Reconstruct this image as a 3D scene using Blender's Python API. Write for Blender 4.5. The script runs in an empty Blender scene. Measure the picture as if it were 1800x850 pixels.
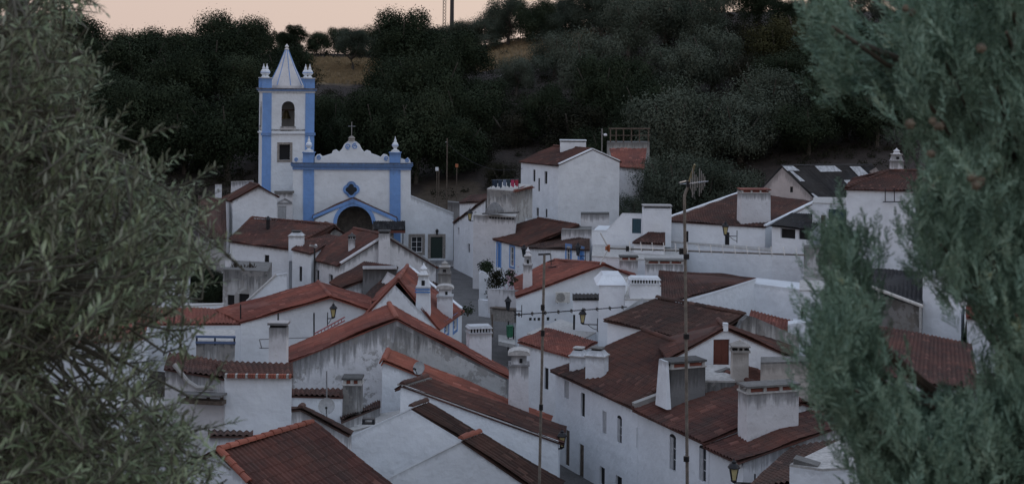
import bpy, math, random
from mathutils import Vector, noise
R = math.radians
S = bpy.context.scene
COL = S.collection
random.seed(7)

# ------------------------------------------------------------------ camera
F, HZ, CZ, ROLL = 2500.0, 130.0, 25.0, R(0.6)
cam = bpy.data.cameras.new('camera'); camo = bpy.data.objects.new('camera', cam); COL.objects.link(camo)
camo.location = (0, 0, CZ); camo.rotation_euler = (R(90), -ROLL, 0)
cam.sensor_width = 36; cam.lens = F / 1800 * 36; cam.shift_y = -(425 - HZ) / 1800
cam.clip_start = 0.1; cam.clip_end = 9000
cam.dof.use_dof = True; cam.dof.focus_distance = 62; cam.dof.aperture_fstop = 6.3
S.camera = camo

# ------------------------------------------------------------------ sky and sun
SUN_EL, SUN_AZ = R(1.6), R(38)          # azimuth from +Y towards +X: behind the hill, to the right
w = bpy.data.worlds.new('World'); S.world = w; w.use_nodes = True
nt = w.node_tree; bg = nt.nodes['Background']
sky = nt.nodes.new('ShaderNodeTexSky'); sky.sky_type = 'NISHITA'; sky.sun_disc = False
sky.sun_elevation = SUN_EL; sky.sun_rotation = SUN_AZ; sky.air_density = 1.0; sky.dust_density = 2.0; sky.ozone_density = 1.5
SKY_STRENGTH = 0.1
# the evening band above the horizon: peach low down, dull blue overhead
tc = nt.nodes.new('ShaderNodeTexCoord'); sep = nt.nodes.new('ShaderNodeSeparateXYZ'); nt.links.new(tc.outputs['Generated'], sep.inputs[0])
rp = nt.nodes.new('ShaderNodeValToRGB'); nt.links.new(sep.outputs['Z'], rp.inputs[0])
el = rp.color_ramp.elements
el[0].position = 0.0; el[0].color = (6.7, 5.4, 4.75, 1); el[1].position = 1.0; el[1].color = (4.5, 5.4, 7.3, 1)
for p, c in ((0.05, (6.75, 5.45, 4.85, 1)), (0.11, (6.8, 5.6, 5.2, 1)), (0.25, (6.2, 6.1, 6.8, 1)), (0.5, (5.1, 5.8, 7.3, 1))):
    e = el.new(p); e.color = c
mx = nt.nodes.new('ShaderNodeMix'); mx.data_type = 'RGBA'; mx.inputs['Factor'].default_value = 0.86
nt.links.new(sky.outputs[0], mx.inputs[6]); 
rx = nt.nodes.new('ShaderNodeValToRGB'); nt.links.new(sep.outputs['X'], rx.inputs[0]); ex = rx.color_ramp.elements
rm = nt.nodes.new('ShaderNodeMath'); rm.operation = 'MULTIPLY_ADD'; rm.inputs[1].default_value = .5; rm.inputs[2].default_value = .5; nt.links.new(sep.outputs['X'], rm.inputs[0]); nt.links.new(rm.outputs[0], rx.inputs[0])
ex[0].position = .35; ex[0].color = (.9, .88, .88, 1); ex[1].position = .6; ex[1].color = (1, 1, .97, 1)
ml = nt.nodes.new('ShaderNodeMix'); ml.data_type = 'RGBA'; ml.blend_type = 'MULTIPLY'; ml.inputs['Factor'].default_value = 1
nt.links.new(rp.outputs[0], ml.inputs[6]); nt.links.new(rx.outputs[0], ml.inputs[7])
nt.links.new(ml.outputs[2], mx.inputs[7]); nt.links.new(mx.outputs[2], bg.inputs[0])
bg.inputs[1].default_value = SKY_STRENGTH
sl = bpy.data.lights.new('sun', 'SUN'); sl.energy = 0.25; sl.angle = R(20); sl.color = (1, .78, .6)
so = bpy.data.objects.new('sun', sl); COL.objects.link(so)
so.rotation_euler = (R(90) - SUN_EL, 0, -SUN_AZ + R(180)); so.location = (60, 200, 120)
S.view_settings.view_transform = 'Standard'; S.view_settings.look = 'None'; S.view_settings.gamma = 1
S.view_settings.exposure = 0.36; S.view_settings.use_curve_mapping = False

# ------------------------------------------------------------------ pixel <-> world
def ray(px, py):
    u, v = px - 900.0, py - HZ
    c, s = math.cos(ROLL), math.sin(ROLL)
    return ((u * c + v * s) / F, (-u * s + v * c) / F)
def P(px, py, Y):
    a, b = ray(px, py); return Vector((a * Y, Y, CZ - b * Y))
def PZ(px, py, z):
    a, b = ray(px, py); Y = (CZ - z) / b; return Vector((a * Y, Y, z))
def XY(px, Y): return ray(px, 450)[0] * Y

# ------------------------------------------------------------------ terrain
def sm(t): t = max(0., min(1., t)); return t * t * (3 - 2 * t)
def gz(x, y):
    near = 23.25 - 0.305 * max(y - 2.5, 0.0)
    vil = 5.9 + min(max(x - 11, 0) * .17, 5.5) + min(max(-16 - x, 0) * .12, 3) * sm((y - 60) / 60)
    if y < 45: vil = min(vil, 5.9 + max(x - 11, 0) * .05)
    k = 1.2
    z = max(near, vil) + k * math.exp(-abs(near - vil) / k) * .35
    y0 = 150 - .22 * min(max(x - 5, 0), 60)
    if y > y0:
        zc = 26.0 + 2.4 * sm((x + 72) / 34) + 9.0 * sm((x + 25) / 62)
        t = (y - y0) / (272 - y0)
        if t < 1: h = vil + (zc - vil) * (0.75 * t + 0.25 * sm(t))
        else: h = zc - min((y - 272) * .03, 12)
        z = h + .5 * noise.noise(Vector((x * .06, y * .06, 0))) * min(1, t * 6)
    return z

# ------------------------------------------------------------------ materials
MATS = {}
def new_mat(name):
    m = bpy.data.materials.new(name); m.use_nodes = True
    return m, m.node_tree, m.node_tree.nodes['Principled BSDF']
def N(nt, t, **kw):
    n = nt.nodes.new('ShaderNode' + t)
    for k, v in kw.items(): setattr(n, k, v)
    return n
def noise_n(nt, vec, scale, detail=4, rough=.6):
    n = N(nt, 'TexNoise'); n.inputs['Scale'].default_value = scale; n.inputs['Detail'].default_value = detail; n.inputs['Roughness'].default_value = rough
    if vec is not None: nt.links.new(vec, n.inputs['Vector'])
    return n
def ramp(nt, fac, stops):
    r = N(nt, 'ValToRGB'); e = r.color_ramp.elements
    e[0].position, e[1].position = stops[0][0], stops[-1][0]
    def c4(c): return (c, c, c, 1) if isinstance(c, (int, float)) else (*c, 1)
    e[0].color, e[1].color = c4(stops[0][1]), c4(stops[-1][1])
    for p, c in stops[1:-1]: q = e.new(p); q.color = c4(c)
    nt.links.new(fac, r.inputs[0]); return r
def mixc(nt, fac, a, b, blend='MIX'):
    m = N(nt, 'Mix', data_type='RGBA', blend_type=blend)
    for sock, val in ((m.inputs[0], fac), (m.inputs[6], a), (m.inputs[7], b)):
        if hasattr(val, 'is_output'): nt.links.new(val, sock)
        elif isinstance(val, (int, float)): sock.default_value = val
        else: sock.default_value = (*val, 1)
    return m.outputs[2]
def mathn(nt, op, a, b=0.0):
    m = N(nt, 'Math', operation=op)
    for i, v in enumerate((a, b)):
        if hasattr(v, 'is_output'): nt.links.new(v, m.inputs[i])
        else: m.inputs[i].default_value = v
    return m.outputs[0]
def mapping(nt, vec, sc, loc=(0, 0, 0)):
    m = N(nt, 'Mapping'); m.inputs['Scale'].default_value = sc; m.inputs['Location'].default_value = loc
    nt.links.new(vec, m.inputs[0]); return m.outputs[0]
def bump(nt, b, h, strength=.4, dist=.02):
    n = N(nt, 'Bump'); n.inputs['Strength'].default_value = strength; n.inputs['Distance'].default_value = dist
    nt.links.new(h, n.inputs['Height']); nt.links.new(n.outputs[0], b.inputs['Normal'])

def plain(name, col, rough=.7, metal=0, var=.15, scale=6):
    if name in MATS: return MATS[name]
    m, nt, b = new_mat(name)
    g = N(nt, 'NewGeometry'); n = noise_n(nt, g.outputs['Position'], scale, 3)
    d = tuple(c * (1 - var) for c in col); l = tuple(min(1, c * (1 + var)) for c in col)
    r = ramp(nt, n.outputs[0], [(.3, d), (.7, l)])
    nt.links.new(r.outputs[0], b.inputs['Base Color']); b.inputs['Roughness'].default_value = rough; b.inputs['Metallic'].default_value = metal
    MATS[name] = m; return m

def wallmat(name, base=(.77, .805, .835), mildew=.3, length=.5, grime=.25, dark=(.07, .07, .068), peel=0.0):
    """lime wash: the UV carries (metres along, metres below the top edge), so mildew runs down from the top"""
    if name in MATS: return MATS[name]
    m, nt, b = new_mat(name)
    uv = N(nt, 'UVMap'); g = N(nt, 'NewGeometry'); pos = g.outputs['Position']
    sx = N(nt, 'SeparateXYZ'); nt.links.new(uv.outputs[0], sx.inputs[0])
    big = noise_n(nt, pos, .55, 5, .6); fine = noise_n(nt, pos, 3.5, 6, .65)
    col = ramp(nt, big.outputs[0], [(.3, tuple(c * .88 for c in base)), (.55, base), (.75, tuple(min(.88, c * 1.05) for c in base))]).outputs[0]
    # brushed-over patches of newer wash
    pt = noise_n(nt, mapping(nt, pos, (1, 1, .6)), 1.3, 3, .5)
    col = mixc(nt, mathn(nt, 'MULTIPLY', ramp(nt, pt.outputs[0], [(.5, 0), (.56, 1)]).outputs[0], .18), col, tuple(c * .82 for c in base))
    # grime specks
    gr = ramp(nt, fine.outputs[0], [(.56, 0), (.74, 1)]).outputs[0]
    col = mixc(nt, mathn(nt, 'MULTIPLY', gr, grime), col, (.33, .32, .3))
    # running mildew
    st = noise_n(nt, mapping(nt, pos, (2.6, 2.6, .22)), 1.6, 6, .72)
    fade = N(nt, 'MapRange'); fade.inputs['From Min'].default_value = 0; fade.inputs['From Max'].default_value = length
    fade.inputs['To Min'].default_value = .42; fade.inputs['To Max'].default_value = -.15
    nt.links.new(sx.outputs['Y'], fade.inputs[0])
    mk = mathn(nt, 'ADD', st.outputs[0], fade.outputs[0])
    mk = ramp(nt, mk, [(.58, 0), (.74, .7), (.95, 1)]).outputs[0]
    mk = mathn(nt, 'MULTIPLY', mk, mildew)
    col = mixc(nt, mk, col, dark)
    if peel:
        pn = noise_n(nt, pos, .9, 8, .7)
        pk = ramp(nt, pn.outputs[0], [(.56 - .12 * peel, 0), (.60 - .12 * peel, 1)]).outputs[0]
        col = mixc(nt, mathn(nt, 'MULTIPLY', pk, .75), col, (.27, .26, .245))
    nt.links.new(col, b.inputs['Base Color']); b.inputs['Roughness'].default_value = .9
    b.inputs['Specular IOR Level'].default_value = .15
    hb = mathn(nt, 'ADD', mathn(nt, 'MULTIPLY', big.outputs[0], 2.0), fine.outputs[0])
    lump = noise_n(nt, pos, 1.4, 3, .5); hb = mathn(nt, 'ADD', hb, mathn(nt, 'MULTIPLY', lump.outputs[0], 3.0)); bump(nt, b, hb, .6, .04)
    MATS[name] = m; return m

def tilemat(name, pal, lichen=(.09, .085, .07), la=.5, lscale=.8):
    if name in MATS: return MATS[name]
    m, nt, b = new_mat(name)
    uv = N(nt, 'UVMap'); fl = N(nt, 'VectorMath', operation='FLOOR'); nt.links.new(uv.outputs[0], fl.inputs[0])
    wn = N(nt, 'TexWhiteNoise', noise_dimensions='3D'); nt.links.new(fl.outputs[0], wn.inputs['Vector'])
    r = ramp(nt, wn.outputs['Value'], [(0, pal[0]), (.35, pal[1]), (.7, pal[2]), (1, pal[3])])
    odd = ramp(nt, wn.outputs['Value'], [(.955, 0), (.96, 1)]).outputs[0]
    g = N(nt, 'NewGeometry'); big = noise_n(nt, g.outputs['Position'], lscale, 6, .7)
    k = ramp(nt, big.outputs[0], [(.42, 0), (.66, 1)]).outputs[0]
    col = mixc(nt, mathn(nt, 'MULTIPLY', odd, .6), r.outputs[0], tuple(min(.5, c * 1.9) for c in pal[3]))
    patchn = noise_n(nt, g.outputs['Position'], .28, 3, .5); col = mixc(nt, ramp(nt, patchn.outputs[0], [(.42, 0), (.62, .55)]).outputs[0], col, tuple(c * k_ for c, k_ in zip(pal[2], (1.75, 1.6, 1.4))))
    col = mixc(nt, mathn(nt, 'MULTIPLY', k, la), col, lichen)
    sp = noise_n(nt, g.outputs['Position'], 9, 4, .7)
    k2 = ramp(nt, sp.outputs[0], [(.6, 0), (.72, 1)]).outputs[0]
    col = mixc(nt, mathn(nt, 'MULTIPLY', k2, .4), col, (.075, .07, .058))
    nt.links.new(col, b.inputs['Base Color']); b.inputs['Roughness'].default_value = .88; b.inputs['Specular IOR Level'].default_value = .2
    bump(nt, b, sp.outputs[0], .35, .02)
    MATS[name] = m; return m

WHITE = wallmat('limewash', mildew=.45, length=.45, grime=.2)
CLEAN = wallmat('fresh_limewash', base=(.79, .825, .855), mildew=.2, length=.3, grime=.1)
WORN = wallmat('worn_limewash', base=(.68, .68, .69), mildew=.75, length=.9, grime=.45)
GREYW = wallmat('stained_render', base=(.5, .5, .49), mildew=.9, length=2.2, grime=.7, peel=.5)
PEEL = wallmat('peeling_limewash', base=(.72, .72, .73), mildew=.85, length=1.7, grime=.45, peel=.08)
CONC = wallmat('bare_render', base=(.36, .35, .33), mildew=.7, length=1.2, grime=.6)
DARKW = wallmat('mildewed_render', base=(.2, .2, .2), mildew=.9, length=1.4, grime=.5)
BEIGE = wallmat('beige_render', base=(.5, .47, .43), mildew=.5, length=.8, grime=.4)
T_BRN = tilemat('brown_tiles', [(.058, .032, .028), (.074, .037, .031), (.088, .042, .034), (.11, .054, .042)], lichen=(.052, .043, .038), la=.6)
T_MID = tilemat('red_brown_tiles', [(.074, .038, .033), (.092, .043, .036), (.107, .049, .04), (.13, .062, .049)], lichen=(.06, .05, .044), la=.6)
T_RED = tilemat('red_tiles', [(.14, .053, .042), (.175, .062, .048), (.2, .072, .055), (.245, .093, .07)], lichen=(.09, .064, .054), la=.4)
T_ORG = tilemat('orange_tiles', [(.19, .07, .05), (.225, .08, .057), (.245, .088, .064), (.28, .108, .08)], lichen=(.1, .07, .055), la=.3)
T_OLD = tilemat('lichened_tiles', [(.05, .033, .029), (.062, .037, .032), (.076, .043, .036), (.094, .055, .044)], la=.6, lichen=(.06, .049, .041))
T_DRK = tilemat('dark_sheets', [(.022, .023, .025), (.028, .028, .03), (.034, .034, .036), (.042, .042, .043)], la=.4, lichen=(.055, .055, .055))
BLUE = wallmat('blue_band', base=(.2, .36, .68), mildew=.35, length=.8, grime=.25)
STONE = plain('granite', (.27, .25, .225), .85, var=.3, scale=7)
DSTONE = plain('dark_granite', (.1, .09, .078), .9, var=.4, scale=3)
IRON = plain('black_iron', (.02, .02, .022), .5, .4)
GALV = plain('galvanised_metal', (.33, .34, .35), .4, .75)
OLDPOLE = plain('weathered_mast', (.2, .18, .155), .6, .4, var=.35, scale=14)
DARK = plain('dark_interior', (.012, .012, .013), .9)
GLASS = plain('window_glass', (.03, .035, .04), .12)
FRAMEW = plain('white_paint', (.7, .71, .72), .5)
FRAMEB = plain('blue_paint', (.06, .2, .5), .5)
GSHUT = plain('grey_paint', (.4, .41, .42), .6)
GREEND = plain('dark_green_paint', (.012, .03, .026), .45)
REDDOOR = plain('oxide_red_paint', (.12, .035, .022), .6)
TEAL = plain('teal_paint', (.02, .065, .09), .5)
LGLASS = plain('yellowed_lantern_glass', (.5, .42, .2), .25)
WOOD = plain('weathered_wood', (.11, .085, .065), .85, var=.4)
MORTAR = plain('mortar', (.42, .41, .39), .95, var=.25)
BARK = plain('bark', (.085, .075, .062), .95, var=.4, scale=20)

# ------------------------------------------------------------------ mesh builder
class MB:
    def __init__(s): s.v = []; s.f = []; s.m = []; s.uv = []; s.mats = []
    def mi(s, mat):
        if mat not in s.mats: s.mats.append(mat)
        return s.mats.index(mat)
    def face(s, pts, mat, uv=None):
        i = len(s.v); s.v.extend([tuple(p) for p in pts]); s.f.append(tuple(range(i, i + len(pts)))); s.m.append(s.mi(mat))
        s.uv.extend(uv if uv else [(p[0] + p[1], .9 + .0 * p[2]) for p in pts])
    def hull(s, bot, top, mat, cap=True, ztop=None, mat_top=None):
        """closed solid between two loops of the same length (counter-clockwise from above)"""
        n = len(bot)
        zt = max(p[2] for p in top) if ztop is None else ztop
        acc = 0
        for i in range(n):
            j = (i + 1) % n
            d = (Vector(bot[j]) - Vector(bot[i])).length
            s.face([bot[i], bot[j], top[j], top[i]], mat, [(acc, zt - bot[i][2]), (acc + d, zt - bot[j][2]), (acc + d, max(0, zt - top[j][2])), (acc, max(0, zt - top[i][2]))])
            acc += d
        if cap:
            s.face(list(top), mat_top or mat, [(p[0], .05) for p in top]); s.face(list(reversed(bot)), mat, [(p[0], 3) for p in bot])
    def box(s, c, sz, mat, rz=0, taper=1.0, mat_top=None):
        """c = centre of the bottom face"""
        ca, sa = math.cos(rz), math.sin(rz)
        def q(x, y, z): return (c[0] + x * ca - y * sa, c[1] + x * sa + y * ca, c[2] + z)
        a, b = sz[0] / 2, sz[1] / 2
        bot = [q(-a, -b, 0), q(a, -b, 0), q(a, b, 0), q(-a, b, 0)]
        a *= taper; b *= taper
        top = [q(-a, -b, sz[2]), q(a, -b, sz[2]), q(a, b, sz[2]), q(-a, b, sz[2])]
        s.hull(bot, top, mat, mat_top=mat_top)
    def bar(s, p0, p1, wd, ht, mat, up=Vector((0, 0, 1))):
        p0, p1 = Vector(p0), Vector(p1); d = (p1 - p0).normalized()
        sd = d.cross(up)
        if sd.length < 1e-4: sd = d.cross(Vector((0, 1, 0)))
        sd.normalize(); u = sd.cross(d).normalized(); sd *= wd / 2; u *= ht / 2
        a = [p0 - sd - u, p0 + sd - u, p0 + sd + u, p0 - sd + u]; b = [p1 - sd - u, p1 + sd - u, p1 + sd + u, p1 - sd + u]
        s.hull(a, b, mat)
    def tube(s, pts, r, mat, n=8, r1=None):
        pts = [Vector(p) for p in pts]; k = len(pts); rings = []
        for i, p in enumerate(pts):
            d = (pts[min(i + 1, k - 1)] - pts[max(i - 1, 0)]).normalized()
            a = d.cross(Vector((.13, .2, .97)))
            if a.length < .1: a = d.cross(Vector((1, 0, 0)))
            a.normalize(); b = d.cross(a)
            rr = r if r1 is None else r + (r1 - r) * i / max(1, k - 1)
            rings.append([p + (a * math.cos(t) + b * math.sin(t)) * rr for t in [2 * math.pi * q / n for q in range(n)]])
        base = len(s.v); m = s.mi(mat)
        for rg in rings: s.v.extend([tuple(p) for p in rg])
        for i in range(k - 1):
            for q in range(n):
                q2 = (q + 1) % n
                s.f.append((base + i * n + q, base + i * n + q2, base + (i + 1) * n + q2, base + (i + 1) * n + q)); s.m.append(m); s.uv.extend([(q, 1)] * 4)
        s.face(list(reversed(rings[0])), mat); s.face(rings[-1], mat)
    def lathe(s, prof, c, mat, n=12):
        """prof = [(radius, z)] from the bottom up"""
        base = len(s.v); m = s.mi(mat); k = len(prof)
        for r, z in prof:
            for q in range(n):
                t = 2 * math.pi * (q + .5) / n; s.v.append((c[0] + r * math.cos(t), c[1] + r * math.sin(t), c[2] + z))
        for i in range(k - 1):
            for q in range(n):
                q2 = (q + 1) % n
                s.f.append((base + i * n + q, base + i * n + q2, base + (i + 1) * n + q2, base + (i + 1) * n + q)); s.m.append(m)
                s.uv.extend([(q, .8)] * 4)
        s.face([s.v[base + (k - 1) * n + q] for q in range(n)], mat); s.face([s.v[base + q] for q in reversed(range(n))], mat)
    def build(s, name, parent=None, smooth=False):
        me = bpy.data.meshes.new(name); me.from_pydata(s.v, [], s.f)
        for m in s.mats: me.materials.append(m)
        me.polygons.foreach_set('material_index', s.m)
        u = me.uv_layers.new(name='UVMap'); u.data.foreach_set('uv', [c for p in s.uv for c in p])
        if smooth: me.polygons.foreach_set('use_smooth', [True] * len(me.polygons))
        me.update()
        o = bpy.data.objects.new(name, me); COL.objects.link(o)
        if parent is not None:
            o.parent = parent
            w_ = Vector(parent.location)
            p = parent
            while p.parent: p = p.parent; w_ += Vector(p.location)
            o.location = -w_ if not parent.get('_meshroot') else (0, 0, 0)
        return o

def tag(o, label, cat, group=None, kind=None):
    if label: o['label'] = label
    if cat: o['category'] = cat
    if group: o['group'] = group
    if kind: o['kind'] = kind
    return o
def thing(name, label, cat, loc=(0, 0, 0), group=None):
    o = bpy.data.objects.new(name, None); COL.objects.link(o); o.location = loc; o.empty_display_size = .3
    return tag(o, label, cat, group)
def part(mb, name, parent, label=None):
    """geometry is written in world coordinates; the child's own offset cancels the parent's"""
    me_o = mb.build(name)
    me_o.parent = parent
    off = Vector((0, 0, 0)); p = parent
    while p: off += Vector(p.location); p = p.parent
    me_o.location = -off
    if label: me_o['label'] = label
    return me_o

# ------------------------------------------------------------------ house pieces
def patch(mb, A, B, C, D, mat, period=.24, row=.42, amp=.075, spp=6, ends=True, sag=.1, mend=None):
    """corrugated tile field: A-B along the eave, D-C along the ridge"""
    A, B, C, D = map(Vector, (A, B, C, D))
    L = max((B - A).length, (C - D).length); H = max((D - A).length, (C - B).length)
    n = max(2, round(L / period)); nr = max(1, round(H / row)); nu = n * spp
    nor = (B - A).cross(D - A)
    if nor.length < 1e-5: nor = (C - D).cross(D - A)
    nor.normalize()
    m = mb.mi(mat); base = len(mb.v); seed = random.random() * 100
    cj = [random.uniform(-.012, .012) for _ in range(n + 1)]
    cols = nu + 1
    for r in range(nr):
        for e in (0, 1):
            v = (r + e) / nr
            lift = .016 if e == 0 else 0.0
            for i in range(cols):
                u = i / nu
                p = (A * (1 - u) + B * u) * (1 - v) + (D * (1 - u) + C * u) * v
                ph = (i % spp) / spp
                h = amp * (.5 + .5 * math.cos(2 * math.pi * ph)) ** .8
                h += lift + cj[i // spp] + sag * noise.noise(Vector((p.x * .5, p.y * .5, seed)))
                mb.v.append(tuple(p + nor * (h + .07)))
    def q(a, b, c, d, uvs): mb.f.append((a, b, c, d)); mb.m.append(m); mb.uv.extend(uvs)
    us = int(seed * 37)
    for r in range(nr):
        o0 = base + (2 * r) * cols; o1 = o0 + cols
        for i in range(nu):
            uu = (i + .5) / spp + .5 + us; vv = r + .5
            q(o0 + i, o0 + i + 1, o1 + i + 1, o1 + i, [(uu, vv)] * 4)
        if r < nr - 1:
            o2 = o1 + cols
            for i in range(nu):
                uu = (i + .5) / spp + .5 + us
                q(o1 + i, o1 + i + 1, o2 + i + 1, o2 + i, [(uu, r + 1.5)] * 4)
    # board underneath
    dn = nor * -.0
    a, b, c, d = A, B, C, D
    up = nor * .055
    mb.hull([a, b, c, d], [a + up, b + up, c + up, d + up], mat)
def ridge(mb, p, q, mat, r=.13, step=.42):
    p, q = Vector(p), Vector(q); L = (q - p).length; n = max(1, round(L / step)); d = (q - p) / n
    dn = d.normalized(); sd = dn.cross(Vector((0, 0, 1)))
    if sd.length < .01: return
    sd.normalize(); up = sd.cross(dn)
    for k in range(n):
        a = p + d * k; b = p + d * (k + 1.12)
        uvx = random.random() * 900
        lo, hi = [], []
        rr = r * random.uniform(.94, 1.06)
        for t in range(7):
            an = math.pi * t / 6
            o1 = sd * math.cos(an) * rr * 1.08 + up * (math.sin(an) * rr * 1.08 + .04); o2 = sd * math.cos(an) * rr * .92 + up * (math.sin(an) * rr * .92 + .02)
            lo.append(a + o1); hi.append(b + o2)
        for t in range(6): mb.face([lo[t], lo[t + 1], hi[t + 1], hi[t]], mat, [(uvx, 500.5)] * 4)
        mb.face(lo, mat, [(uvx, 500.5)] * 7); mb.face(list(reversed(hi)), mat, [(uvx, 500.5)] * 7)

def wall(mb, P0, P1, tops, base, mat, ops=()):
    """vertical wall from P0 to P1 (outside on the right of the walk); tops = [(u, z)], openings are left out"""
    P0 = Vector((P0[0], P0[1], 0)); P1 = Vector((P1[0], P1[1], 0)); d = P1 - P0; L = d.length; d.normalize()
    def top(u):
        for (u0, z0), (u1, z1) in zip(tops, tops[1:]):
            if u <= u1 + 1e-6: return z0 + (z1 - z0) * ((u - u0) / max(1e-6, u1 - u0))
        return tops[-1][1]
    cuts = sorted(set([0.0, L] + [round(u, 4) for u, _ in tops if 0 < u < L] + [round(c, 4) for o in ops for c in (o[0], o[2]) if 0 < c < L]))
    for u0, u1 in zip(cuts, cuts[1:]):
        if u1 - u0 < 1e-4: continue
        um = (u0 + u1) / 2
        segs = sorted([(o[1], o[3]) for o in ops if o[0] < um < o[2]])
        z = base; pieces = []
        for a, b in segs:
            if a > z: pieces.append((z, a, False))
            z = max(z, b)
        pieces.append((z, None, True))
        for a, b, last in pieces:
            b0 = top(u0) if last else b; b1 = top(u1) if last else b
            pts = [P0 + d * u0 + Vector((0, 0, a)), P0 + d * u1 + Vector((0, 0, a)), P0 + d * u1 + Vector((0, 0, b1)), P0 + d * u0 + Vector((0, 0, b0))]
            mb.face(pts, mat, [(u0, top(u0) - a), (u1, top(u1) - a), (u1, top(u1) - b1), (u0, top(u0) - b0)])

class Pl:
    """vertical plane through two ground points; turns photo pixels into points on it"""
    def __init__(s, P0, P1):
        s.o = Vector((P0[0], P0[1], 0)); s.d = Vector((P1[0] - P0[0], P1[1] - P0[1], 0)).normalized(); s.n = Vector((s.d.y, -s.d.x, 0))
        s.L = math.hypot(P1[0] - P0[0], P1[1] - P0[1])
    def at(s, px, py, off=0.0):
        a, b = ray(px, py); k = Vector((a, 1, -b))
        t = (s.o - Vector((0, 0, CZ))).dot(s.n) / k.dot(s.n)
        return Vector((0, 0, CZ)) + k * t + s.n * off
    def uz(s, px, py): p = s.at(px, py); return ((p - s.o).dot(s.d), p.z)
    def pt(s, u, z, off=0.0): q = s.o + s.d * u + s.n * off; return Vector((q.x, q.y, z))
    def rect(s, px0, py0, px1, py1):
        m = (py0 + py1) / 2; n = (px0 + px1) / 2
        u0 = s.uz(px0, m)[0]; u1 = s.uz(px1, m)[0]; z1 = s.uz(n, py0)[1]; z0 = s.uz(n, py1)[1]
        return (min(u0, u1), z0, max(u0, u1), z1)
def plate(mb, pl, pix, off0, off1, mat):
    """outline given in photo pixels, laid on the plane with real thickness"""
    a = [pl.at(x, y) + pl.n * off0 for x, y in pix]; b = [p + pl.n * (off1 - off0) for p in a]
    ar = sum(a[i].dot(pl.d) * a[(i + 1) % len(a)].z - a[(i + 1) % len(a)].dot(pl.d) * a[i].z for i in range(len(a)))
    if ar < 0: a.reverse(); b.reverse()
    zt = max(p.z for p in a); n = len(a)
    mb.face(b, mat, [(p.dot(pl.d), zt - p.z) for p in b])
    for i in range(n):
        j = (i + 1) % n; mb.face([a[i], a[j], b[j], b[i]], mat, [(0, zt - a[i].z), (.2, zt - a[j].z), (.2, zt - b[j].z), (0, zt - b[i].z)])
    mb.face(list(reversed(a)), mat)
def ubox(mb, pl, u0, z0, u1, z1, o0, o1, mat):
    bot = [pl.pt(u0, z0, o1), pl.pt(u1, z0, o1), pl.pt(u1, z0, o0), pl.pt(u0, z0, o0)]
    mb.hull(bot, [Vector((p.x, p.y, z1)) for p in bot], mat)

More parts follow.
